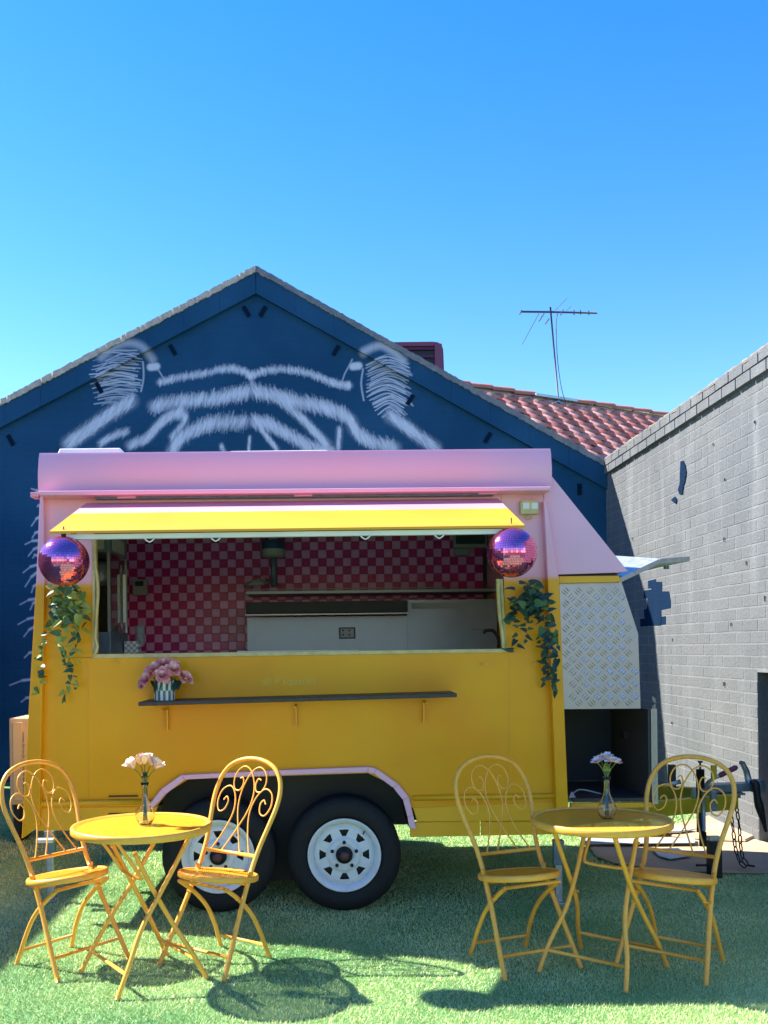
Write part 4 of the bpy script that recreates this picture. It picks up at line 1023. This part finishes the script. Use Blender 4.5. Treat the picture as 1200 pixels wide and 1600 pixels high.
cbp('top_panel', (cxr+.001,5.36,zt1-.085), (cxr+.005,5.66,zt1-.01), M_plast, .0)
cbp('top_panel', (cxl+.12,5.294,zt1-.085), (cxr-.03,5.299,zt1-.01), M_plast)
cbp('handle', (cxr+.001,5.62,zb1+.06), (cxr+.018,5.64,zt1-.2), M_white); cbp('handle', (cxr+.001,5.68,zb1+.03), (cxr+.012,5.695,zt1-.14), M_steel)
cbp('back_panel', (cxl+.002,5.74,zb1), (cxl+.25,5.745,zt1-.1), M_dgrey)
mb = MB(); c = Vector((-1.35,5.52,zt1-.22))-cb0; mb.lathe([(.001,.09),(.05,.09),(.07,.06),(.075,-.02),(.06,-.05),(.001,-.055)], 18, Matrix.Translation(c)); mb.build('kettle', M_steel, cab)
bx_ = empty('checkered_box', W(208,1028,5.65), 0, 'small grey and white checkered carton beside the glass cabinet', 'box')
mb = MB(); s5 = .0165
for i in range(5):
    for j in range(6):
        for (ya, yb2) in ((-.04, .04),): mb.box((-.042+i*s5, -.04, j*s5), (-.042+(i+1)*s5-.0005, .04, (j+1)*s5-.0005), (i+j) % 2)
mb.build('carton', [M_white, M_plast], bx_)
ct = empty('cup_stack', W(219,1010,5.75), 0, 'clear stack of cups standing behind the small checkered carton', 'cups')
for k in range(5): mb = MB(); mb.lathe([(.022,k*.022),(.030,k*.022+.035),(.031,k*.022+.036),(.023,k*.022+.001)], 16); mb.build('cup', M_plast, ct)

# ================================================================== DISCO BALLS
def disco_mat():
    m = mat('pink_mirror', (1.0, .22, .50), .10, metal=.92)
    return m
M_disc = disco_mat()
def disco(loc, label, seed):
    random.seed(seed); r = .1135
    e = empty('disco_ball', loc, 0, label, 'disco ball', 'pink disco balls hanging from the awning')
    mb = MB(); mb.lathe([(r*.985*math.sin(a), r*.985*math.cos(a)) for a in [math.pi*i/24 for i in range(25)]], 32); mb.build('core', mat('ball_grout', (.16, .02, .07), .6), e)
    mb = MB(); nr = 32
    for i in range(nr):
        t0, t1 = math.pi*i/nr, math.pi*(i+1)/nr; tm = (t0+t1)/2; nc = max(4, int(2*nr*math.sin(tm)))
        for k in range(nc):
            a0, a1 = 2*math.pi*(k+.04)/nc, 2*math.pi*(k+.96)/nc; g0, g1 = t0+(t1-t0)*.04, t1-(t1-t0)*.04
            am = (a0+a1)/2; nrm = Vector((math.sin(tm)*math.cos(am), math.sin(tm)*math.sin(am), math.cos(tm)))
            Q = Matrix.Rotation(random.gauss(0, .022), 3, 'X') @ Matrix.Rotation(random.gauss(0, .022), 3, 'Z'); c = nrm*r
            et = Vector((math.cos(tm)*math.cos(am), math.cos(tm)*math.sin(am), -math.sin(tm))); ep = Vector((-math.sin(am), math.cos(am), 0))
            ht = r*(g1-g0)/2; hp = r*math.sin(tm)*(a1-a0)/2
            mb.add([c+Q@(et*a*ht+ep*b*hp) for a, b in ((-1,-1),(1,-1),(1,1),(-1,1))], [(0,1,2,3)])
    mb.build('mirror_tiles', M_disc, e, kind='stuff')
    mb = MB(); mb.tube([(0,0,r), (0,0,r+.012)], .012, 8); mb.tube([(0,0,r+.012), (0,0,r+.045)], .003, 6); mb.build('hanger', M_dgrey, e)
disco(W(100, 877, 4.38), 'pink mirrored disco ball hanging under the left end of the awning', 3)
disco(W(799.5, 863.5, 4.38), 'pink mirrored disco ball hanging under the right end of the awning', 5)
random.seed(11)

# ================================================================== VINES
def leaf_mesh(name, m):
    mb = MB(); pts = [(0,0),(.22,.30),(.36,.26),(.46,.05),(.40,-.3),(.22,-.68),(0,-1.0)]
    vs = [(0, 0, 0), (0, -.4, -.05), (0, -1.0, -.16)]
    L_ = [(.20,.14,.02),(.38,.02,.06),(.42,-.22,.06),(.30,-.55,.0),(0,-1.0,-.16)]
    idx = []
    vs = [(0,0,0),(0,-.35,-.02),(0,-.7,-.07),(0,-1,-.17)] + [(.20,.13,.03),(.38,.0,.08),(.42,-.22,.09),(.28,-.58,.03)] + [(-.20,.13,.03),(-.38,.0,.08),(-.42,-.22,.09),(-.28,-.58,.03)]
    fs = [(0,1,5,4),(1,6,5),(1,2,7,6),(2,3,7),(0,8,9,1),(1,9,10),(1,10,11,2),(2,11,3)]
    mb.add(vs, fs, 0, True); o = mb.build(name, m); d = o.data; bpy.data.objects.remove(o); return d
LM = {k: leaf_mesh('leaf', m) for k, m in (('g', M_green), ('y', M_green2), ('d', M_greyleaf))}
def vine(loc, label, strands, clump, mixes, seed):
    random.seed(seed)
    e = empty('hanging_vine', loc, 0, label, 'vine', 'trailing leafy vines on the trailer corners'); b = Vector(loc)
    cnt = 0
    def leaf(p, s_, kind, az2=None):
        nonlocal cnt
        if cnt >= 250: return
        cnt += 1; s_ *= 1.15
        az2 = random.uniform(-2.0, 2.0) if az2 is None else az2
        M = Matrix.Translation(p-b) @ Matrix.Rotation(az2, 4, 'Y') @ Matrix.Rotation(random.uniform(-1.0, .9), 4, 'Z') @ Matrix.Rotation(R(90)+random.uniform(-.7, .4), 4, 'X') @ Matrix.Diagonal((s_*random.uniform(.6,.9), s_*random.uniform(.85,1.15), s_*random.uniform(.4,1.8), 1))
        inst('leaf', LM[kind], e, M)
    for pts, sizes in strands:
        C_ = crom([W(x, y, Y) for x, y, Y in pts], 6); mb = MB(); mb.tube(C_, .0022, 5); mb.build('stem', M_stem, e)
        acc = 0
        for i in range(1, len(C_)):
            acc += (C_[i]-C_[i-1]).length
            if acc > .018:
                acc = 0; leaf(C_[i]+Vector((random.uniform(-.012,.012), random.uniform(-.02,0), 0)), random.uniform(*sizes), random.choice(mixes))
    for _ in range(clump[4]):
        x = random.gauss(0, .45); y = random.gauss(0, .45)
        p = W(clump[0]+max(-1,min(1,x))*clump[2], clump[1]+max(-1,min(1,y))*clump[3], random.uniform(4.82, 4.96)); leaf(p, random.uniform(.03, .058), random.choice(mixes))
vine(W(102, 920, 4.97), 'bright trailing vine with yellow green leaves on the left trailer corner below the disco ball',
     [([(95,925,4.95),(85,950,4.92),(76,980,4.93),(68,1005,4.94)], (.025,.045)), ([(68,1005,4.93),(64,1035,4.93),(62,1060,4.94),(56,1085,4.94)], (.025,.045)),
      ([(105,925,4.93),(100,965,4.88),(96,1000,4.9),(100,1030,4.93)], (.03,.05)), ([(112,940,4.93),(116,980,4.9),(112,1030,4.93),(108,1060,4.95),(96,1095,4.95)], (.025,.04)),
      ([(118,950,4.94),(124,990,4.92),(117,1040,4.94),(120,1080,4.95)], (.02,.04)), ([(108,920,4.93),(118,915,4.9),(126,925,4.92)], (.03,.05)), ([(120,945,4.93),(132,960,4.92),(134,985,4.94)], (.03,.05))],
     (103, 945, 26, 30, 80), ['g','g','y','y','d'], 21)
vine(W(830, 910, 4.97), 'dark green trailing vine on the right trailer corner below the disco ball',
     [([(828,910,4.94),(845,935,4.9),(850,975,4.9),(853,1010,4.92),(855,1045,4.93),(866,1078,4.9)], (.035,.055)), ([(815,935,4.93),(805,960,4.92),(808,990,4.94),(804,1015,4.95)], (.028,.045)),
      ([(820,940,4.93),(822,970,4.93),(820,1000,4.95)], (.025,.04)), ([(835,930,4.93),(858,960,4.88),(866,990,4.86),(868,1030,4.88),(866,1070,4.9)], (.03,.055)), ([(840,985,4.93),(848,1025,4.95),(849,1072,4.95)], (.02,.038)),
      ([(808,925,4.93),(798,955,4.92),(795,975,4.93)], (.03,.05))],
     (832, 940, 28, 30, 80), ['d','d','d','g'], 22)
random.seed(31)

# ================================================================== FLOWERS
def blossom(mb, c, r, n_pet=22, up=Vector((0,0,1)), mi=0, flat=.6, opn=1.2):
    q = up.to_track_quat('Z', 'Y').to_matrix()
    for i in range(n_pet):
        t = i/n_pet; a = i*2.399+random.uniform(-.3,.3); tilt = (.15+opn*t)*random.uniform(.75,1.25)           # inner upright, outer open
        L_ = r*(.45+.6*t)*random.uniform(.8,1.15); w = r*(.20+.25*t)
        pts = []
        for v, ww, cu in ((0,.25,0),(.45,1,.10),(.8,.85,.05),(1.0,.35,-.08)):
            rad = math.sin(tilt)*v*L_; z = math.cos(tilt)*v*L_*flat+cu*r*.6
            for s_ in (-1, 0, 1):
                p = Vector((math.cos(a)*rad - math.sin(a)*s_*w*ww, math.sin(a)*rad + math.cos(a)*s_*w*ww, z+abs(s_)*.08*r)); pts.append(c + q @ p)
        mb.add(pts, [(k*3+j, k*3+j+1, (k+1)*3+j+1, (k+1)*3+j) for k in range(3) for j in range(2)], mi, True)
# potted flowers on the shelf
PZ = (z1*(1-.085)+z2*.085); pc = Vector((W(257,1098,4.86).x, 4.87, PZ))
pot = empty('flower_pot', pc, 0, 'small pot with green and white checks standing on the dark serving shelf', 'pot')
mb = MB(); nseg = 24; rp, hp_ = .052, .098
for j in range(2):
    for k in range(nseg):
        a0, a1 = 2*math.pi*k/nseg, 2*math.pi*(k+1)/nseg; z0, z9 = hp_*j/2, hp_*(j+1)/2
        wh = (k+j) % 2
        mb.add([(rp*math.cos(a0), rp*math.sin(a0), z0), (rp*math.cos(a1), rp*math.sin(a1), z0), (rp*math.cos(a1), rp*math.sin(a1), z9), (rp*math.cos(a0), rp*math.sin(a0), z9)], [(0,1,2,3)], wh)
mb.lathe([(rp,hp_),(rp-.004,hp_+.001),(rp-.005,hp_-.02),(.001,hp_-.02)], nseg); mb.build('pot_body', [M_potg, M_potw], pot)
fl = empty('peony_bunch', pc+Vector((0,0,hp_-.018)), 0, 'bunch of mauve pink peonies in the small checked pot', 'flowers')
for (dx, dy, dz, r) in ((0,-.045,.035,.052),(-.045,-.01,.07,.048),(.05,-.02,.065,.048),(-.085,-.015,.015,.045),(.095,0,.028,.045),(.0,.01,.09,.046),(.035,.02,.085,.042),(-.06,.02,.05,.04),(.12,-.01,.02,.032),(-.11,0,-.01,.028)):
    mb = MB(); blossom(mb, Vector((dx, dy, dz)), r, 34, Vector((dx*4, dy*6-.5, .6)).normalized(), flat=1.3); mb.build('blossom', M_petal2, fl)
mb = MB()
for k in range(7):
    a = k*.9; mb.tube([(0,0,-.05), (.02*math.cos(a), .02*math.sin(a), .0), (.06*math.cos(a), .03*math.sin(a), .035)], .003, 5)
mb.build('stems', M_stem, fl)
for k in range(9):
    a = random.uniform(0, 6.28); inst('leaf', LM['d'], fl, Matrix.Translation((.07*math.cos(a), .035*math.sin(a)-.01, random.uniform(-.0,.02))) @ Matrix.Rotation(a, 4, 'Z') @ Matrix.Rotation(R(60), 4, 'X') @ Matrix.Diagonal((.05,.05,.05,1)))

def vase(loc, label, flabel, kind):
    v = empty('bud_vase', loc, 0, label, 'vase')
    mb = MB(); o_ = [(.001,.002),(.026,.003),(.034,.018),(.041,.040),(.036,.058),(.024,.080),(.014,.105),(.0115,.135),(.012,.160),(.018,.178)]
    i_ = [(.016,.1785),(.0095,.160),(.0090,.135),(.0115,.105),(.0215,.080),(.0335,.058),(.0385,.040),(.0315,.019),(.020,.007),(.001,.006)]
    prof = o_+i_; n_ = 24; vs = []
    for r, z in prof:
        for k in range(n_):
            a = 2*math.pi*k/n_; rr = r*(1+.05*math.cos(8*a)*(1 if z < .12 else .2)); vs.append((rr*math.cos(a), rr*math.sin(a), z))
    fs = [(i*n_+k, i*n_+(k+1) % n_, (i+1)*n_+(k+1) % n_, (i+1)*n_+k) for i in range(len(prof)-1) for k in range(n_)]
    mb.add(vs, fs, 0, True); mb.build('vase_glass', M_glass, v)
    f = empty('cut_flowers', Vector(loc)+Vector((0,0,.008)), 0, flabel, 'flowers')
    if kind == 0: heads = [(-.042,-.01,.240,.052),(0,.0,.256,.055),(.046,-.005,.236,.052),(.02,.03,.246,.045),(-.022,.025,.250,.045)]
    else: heads = [(-.040,-.012,.240,.040),(.0,.0,.255,.044),(.038,0,.238,.038),(.012,-.03,.246,.036),(-.02,.025,.25,.034)]
    for dx, dy, dz, r in heads:
        mb = MB(); blossom(mb, Vector((dx, dy, dz-.01)), r, 20, Vector((dx*(13 if kind == 0 else 9), dy*7-.05, 1)).normalized(), flat=1.15 if kind == 0 else .9, opn=.75 if kind == 0 else 1.15); mb.build('blossom', M_petal, f)
        mb = MB(); mb.tube(crom([(dx*.2,dy*.2,.004), (dx*.08,dy*.08,.09), (dx*.12,dy*.12,.165), (dx*.5,dy*.5,dz-.035), (dx,dy,dz-.01)], 4), .0022, 5); mb.build('stem', M_stem, f)
    for k in range(5 if kind else 6):
        a = -math.pi/2+(k-2)*.9; s_ = .045 if kind else .035
        inst('leaf', LM['y'] if kind else LM['g'], f, Matrix.Translation((.014*math.cos(a), .014*math.sin(a), .200 if kind else .195)) @ Matrix.Rotation(a+R(90), 4, 'Z') @ Matrix.Rotation(R(-150 if kind == 0 else -125), 4, 'X') @ Matrix.Diagonal((s_*.8, s_, s_, 1)))

# ================================================================== TABLES
def make_table(loc, rz, label):
    t = empty('bistro_table', loc, rz, label, 'table', 'round yellow folding bistro tables'); zt = .645; Rt = .2925
    mb = MB()
    for q in range(3): mb.lathe([(.001,zt-.006-q*.0014),(.272,zt-.006-q*.0014)], 64)
    mb; mb.build('table_top', M_punch, t)
    mb = MB(); mb.lathe([(.270,zt-.0055),(.278,zt-.002),(.283,zt+.001),(.289,zt),(Rt,zt-.006),(Rt,zt-.026),(Rt-.006,zt-.031),(.280,zt-.028),(.276,zt-.012),(.270,zt-.009)], 64); mb.build('table_rim', M_furn, t)
    r = .0098
    def leg(path, nm='leg'): mb = MB(); mb.tube(crom(path, 6), r, 10); mb.build(nm, M_furn, t)
    for s in (-1, 1):
        leg([(-.20, s*.200, .003), (-.14, s*.182, .12), (-.07, s*.150, .25), (.02, s*.138, .38), (.11, s*.136, .52), (.17, s*.135, .622)])
        leg([(.20, s*.192, .003), (.14, s*.172, .12), (.07, s*.133, .25), (-.0, s*.120, .38), (-.05, s*.118, .48), (-.085, s*.118, .555)])
        mb = MB(); mb.tube([(-.083, s*.107, .54), (-.083, s*.133, .54)], .007, 8); mb.build('pivot_pin', M_furn, t); mb = MB(); mb.tube([(-.028, s*.12, .31), (-.028, s*.15, .31)], .006, 8); mb.build('pivot_pin', M_furn, t)
    mb = MB(); mb.tube(crom([(-.165,-.105,.615), (-.10,-.105,.52), (-.055,-.105,.45), (-.045,-.08,.435), (-.045,0,.432), (-.045,.08,.435), (-.055,.105,.45), (-.10,.105,.52), (-.165,.105,.615)], 4), .0075, 8); mb.build('folding_loop', M_furn, t)
    for x, w, z in ((-.155, .185, .09), (.155, .176, .09)):
        mb = MB(); mb.tube([(x,-w,z), (x,w,z)], .0075, 8); mb.build('stretcher', M_furn, t)
    for x in (-.165, .17):
        mb = MB(); mb.tube([(x,-.15,.613), (x,.15,.613)], .007, 8); mb.build('top_bar', M_furn, t)
    return t
make_table((-.815, 4.05, 0), R(35), 'left round yellow folding bistro table in full sun carrying the fuller flower vase')
make_table((1.125, 4.06, 0), R(229), 'right round yellow folding bistro table, mostly in the trailer shadow')
vase((W(224,1287,4.02).x, 4.06, .640), 'clear glass bulb vase standing on the sunlit left table', 'pale pink upright blossoms on bare stems in the left table vase', 0)
vase((W(953,1290,4.02).x, 4.06, .640), 'clear glass bulb vase standing on the shaded right table', 'wide pale pink blossoms with green leaves in the right table vase', 1)

# ================================================================== CHAIRS
ZP = [(0,.18,.190),(.12,.115,.178),(.25,.044,.163),(.36,-.016,.155),(.44,-.060,.153),(.52,-.102,.160),(.60,-.142,.176),(.68,-.180,.190),(.74,-.206,.188),(.79,-.224,.172),(.83,-.236,.140),(.855,-.243,.095),(.868,-.247,.045),(.871,-.248,0)]
def xz_at(z):
    for (a, xa_, wa), (b, xb_, wb) in zip(ZP[:-1], ZP[1:]):
        if a <= z <= b: t = (z-a)/(b-a); return xa_*(1-t)+xb_*t, wa*(1-t)+wb*t
    return ZP[-1][1], 0
def make_chair():
    t = empty('bistro_chair')
    side_ = [Vector((x, -w, z)) for z, x, w in ZP]; oth = [Vector((p.x, -p.y, p.z)) for p in side_[::-1][1:]]
    full = crom(side_+oth, 4)
    hoop = [p for p in full if p.z >= .40]; r = .0105
    mb = MB(); mb.tube(hoop, r, 10); mb.build('back_hoop', M_furn, t)
    for s in (-1, 1):
        pts = [Vector((x, s*w, z)) for z, x, w in ZP if z < .4] + [Vector((xz_at(.405)[0], s*xz_at(.405)[1], .405))]
        mb = MB(); pts[0].z = .002; mb.tube(crom(pts, 4), r, 10); mb.build('leg', M_furn, t)
        mb = MB(); mb.tube(crom([(.105, s*.135, .362), (.02, s*.135, .300), (-.065, s*.135, .215), (-.12, s*.138, .12), (-.145, s*.142, .06), (-.17, s*.147, .002)], 4), r*.93, 10); mb.build('leg', M_furn, t)
        x, w = xz_at(.39); mb = MB(); mb.tube([(x+.012, s*(w-.012), .372), (x+.004, s*(w+.002), .392), (x-.002, s*(w+.006), .412)], .008, 8); mb.build('hinge', M_furn, t); mb = MB(); mb.tube([(.028, s*.13, .300), (.028, s*.165, .300)], .006, 8); mb.build('pivot_pin', M_furn, t)
        mb = MB(); mb.tube([(-.13, s*.06, .372), (-.13, s*.065, .350), (-.05, s*.067, .348), (.0, s*.068, .352), (.0, s*.068, .375)], .0035, 6); mb.build('fold_guide', M_furn, t)
    for z, k in ((.088, 1),):
        x, w = xz_at(z); mb = MB(); mb.tube([(x, -w, z), (x, w, z)], .0075, 8); mb.build('stretcher', M_furn, t)
    mb = MB(); mb.tube([(-.148, -.142, .062), (-.148, .142, .062)], .007, 8); mb.build('stretcher', M_furn, t)
    mb = MB(); mb.tube([(.105, -.14, .362), (.105, .14, .362)], .008, 8); mb.tube([(-.02, -.155, .357), (-.02, .155, .357)], .006, 8); mb.build('seat_support', M_furn, t)
    zb = .470; x, w = xz_at(zb); mb = MB(); mb.tube([(x, -w, zb), (x, w, zb)], .0085, 8); mb.build('back_rail', M_furn, t)
    O = [(-.62,0),(-.40,.20),(-.26,.42),(-.34,.60),(-.56,.70),(-.80,.65),(-.86,.52),(-.74,.42),(-.58,.44),(-.52,.53),(-.60,.58),(-.68,.54)]
    I = [(-.30,0),(-.02,.25),(.18,.48),(.19,.68),(.02,.86),(-.22,.93),(-.44,.88),(-.52,.77),(-.44,.67),(-.28,.66),(-.20,.73),(-.25,.80),(-.34,.79)]
    for s in (-1, 1):
        for cv, off_ in ((O, .003), (I, -.003)):
            pts = []
            for u, v in cv:
                z = zb + v*(.862-zb); xx, _ = xz_at(z); pts.append((xx+off_, s*u*.185, z))
            mb = MB(); mb.tube(crom(pts, 5), .0036, 6); mb.build('scroll', M_furn, t)
    # seat: round dish tilted up at the front
    Ms = Matrix.Translation((.0, 0, .388)) @ Matrix.Rotation(R(-8.5), 4, 'Y') @ Matrix.Diagonal((1.0, .94, 1, 1))
    mb = MB()
    for q in range(3): mb.lathe([(.001,.002-q*.0014),(.165,.004-q*.0014),(.168,.005-q*.0014)], 40, Ms)
    mb; mb.build('seat', M_punch, t)
    mb = MB(); mb.lathe([(.167,.0045),(.172,.009),(.179,.009),(.184,.002),(.184,-.014),(.178,-.019),(.170,-.014),(.167,.0)], 40, Ms); mb.build('seat_rim', M_furn, t)
    return t
def copy_thing(o):
    c = o.copy(); col.objects.link(c)
    for ch in o.children:
        d = ch.copy(); col.objects.link(d); d.parent = c
    return c
ch0 = make_chair()
spots = [(-1.185, 4.245, -37, 'yellow scroll-backed folding chair furthest left, standing left of the sunlit table'),
         (-.515, 4.225, -126, 'yellow scroll-backed folding chair in the sun between the left table and the trailer wheels'),
         (.795, 4.17, -67, 'yellow scroll-backed folding chair to the left of the shaded right table'),
         (1.45, 4.11, -130, 'yellow scroll-backed folding chair furthest right, in front of the trailer drawbar')]
for i, (x, y, a, lab) in enumerate(spots):
    o = ch0 if i == 0 else copy_thing(ch0)
    o.location = (x, y, 0); o.rotation_euler = (0, 0, R(a)); tag(o, lab, 'chair', 'yellow folding bistro chairs round the two tables')

# ================================================================== SMALL THINGS ON THE GROUND
def sheet(name, pts, m, label, cat, z=.006, warp=.012):
    """pts: photo pixels on the ground"""
    q = []
    for x, y in pts:
        u = (x-CX)/F; v = (CY-y)/F; c, s = math.cos(ROLL), math.sin(ROLL); uw = u*c+v*s; vw = -u*s+v*c
        Y = -H/vw; q.append(Vector((uw*Y, Y, 0)))
    c = sum(q, Vector())/len(q); n_ = len(q); rings = [(1.0, 0), (.97, warp*.6), (.6, warp*.3), (.25, 0)]
    mb = MB(); vs = []
    for k, (s_, up) in enumerate(rings):
        for i, p in enumerate(q): vs.append(tuple((p-c)*s_+Vector((0,0,z+(random.uniform(.3,1)*up if k < 3 else 0)))))
    vs.append((0,0,z)); fs = []
    for k in range(len(rings)-1):
        for i in range(n_): j = (i+1) % n_; fs.append((k*n_+i, k*n_+j, (k+1)*n_+j, (k+1)*n_+i))
    for i in range(n_): fs.append(((len(rings)-1)*n_+i, (len(rings)-1)*n_+(i+1) % n_, len(vs)-1))
    mb.add(vs, fs, 0, False); o = mb.build(name, m); o.location = c; so = o.modifiers.new('t', 'SOLIDIFY'); so.thickness = .004; so.offset = -1
    return tag(o, label, cat)
sheet('cardboard_sheet', [(918,1322),(960,1304),(1030,1300),(1110,1302),(1160,1308),(1205,1322),(1260,1340),(1240,1368),(1120,1367),(1040,1362),(960,1352),(932,1342)], M_board, 'large flattened brown cardboard sheet lying under the trailer drawbar', 'cardboard', .012, .010)
sheet('cardboard_sheet', [(1040,1300),(1090,1286),(1122,1278),(1150,1290),(1182,1312),(1165,1320),(1110,1318),(1050,1312)], M_board, 'smaller sunlit cardboard sheet against the foot of the grey wall', 'cardboard', .022, .03)
sheet('paper_sheet', [(1018,1334),(1060,1333),(1080,1345),(1046,1350),(1030,1345)], M_paper, 'sheet of pale paper lying on the large cardboard sheet', 'paper', .030, .004)
sheet('foam_offcut', [(905,1318),(1085,1318),(1086,1326),(910,1328)], M_plast, 'long flat grey offcut lying on the back edge of the cardboard', 'offcut', .036, .004)
sheet('plastic_scrap', [(1003,1304),(1050,1300),(1088,1306),(1060,1311),(1010,1312)], M_white, 'crumpled white plastic scrap behind the long grey offcut', 'plastic', .045, .02)
# beige cabinet behind the trailer on the left
ac = empty('outdoor_unit', (W(40,1240,6.9).x, 6.9, .28), 0, 'beige outdoor air conditioning cabinet half hidden behind the left end of the trailer', 'air conditioner')
a0 = Vector(ac.location); A = W(15,1240,6.9); Bt = W(16,1122,6.9)
mb = MB(); mb.box((A.x-a0.x, 0, 0), (A.x-a0.x+.75, .35, Bt.z-a0.z)); mb.build('casing', M_tan, ac, bevel=.012)
mb = MB(); mb.box((A.x-a0.x+.03, -.012, .03), (A.x-a0.x+.10, -.001, Bt.z-a0.z-.03)); mb.box((A.x-a0.x+.11, -.016, .05), (A.x-a0.x+.7, -.001, Bt.z-a0.z-.1)); mb.build('front_panel', M_tan, ac, bevel=.004)
for k in range(10): mb = MB(); mb.box((A.x-a0.x+.10, -.022, .08+k*.04), (A.x-a0.x+.68, -.0165, .09+k*.04)); mb.build('grille_bar', M_tan, ac)
mb = MB(); mb.box((A.x-a0.x+.02, .02, -.27), (A.x-a0.x+.06, .3, -.001)); mb.build('stand', M_black, ac); mb = MB(); mb.box((A.x-a0.x+.66, .02, -.27), (A.x-a0.x+.70, .3, -.001)); mb.build('stand', M_black, ac)
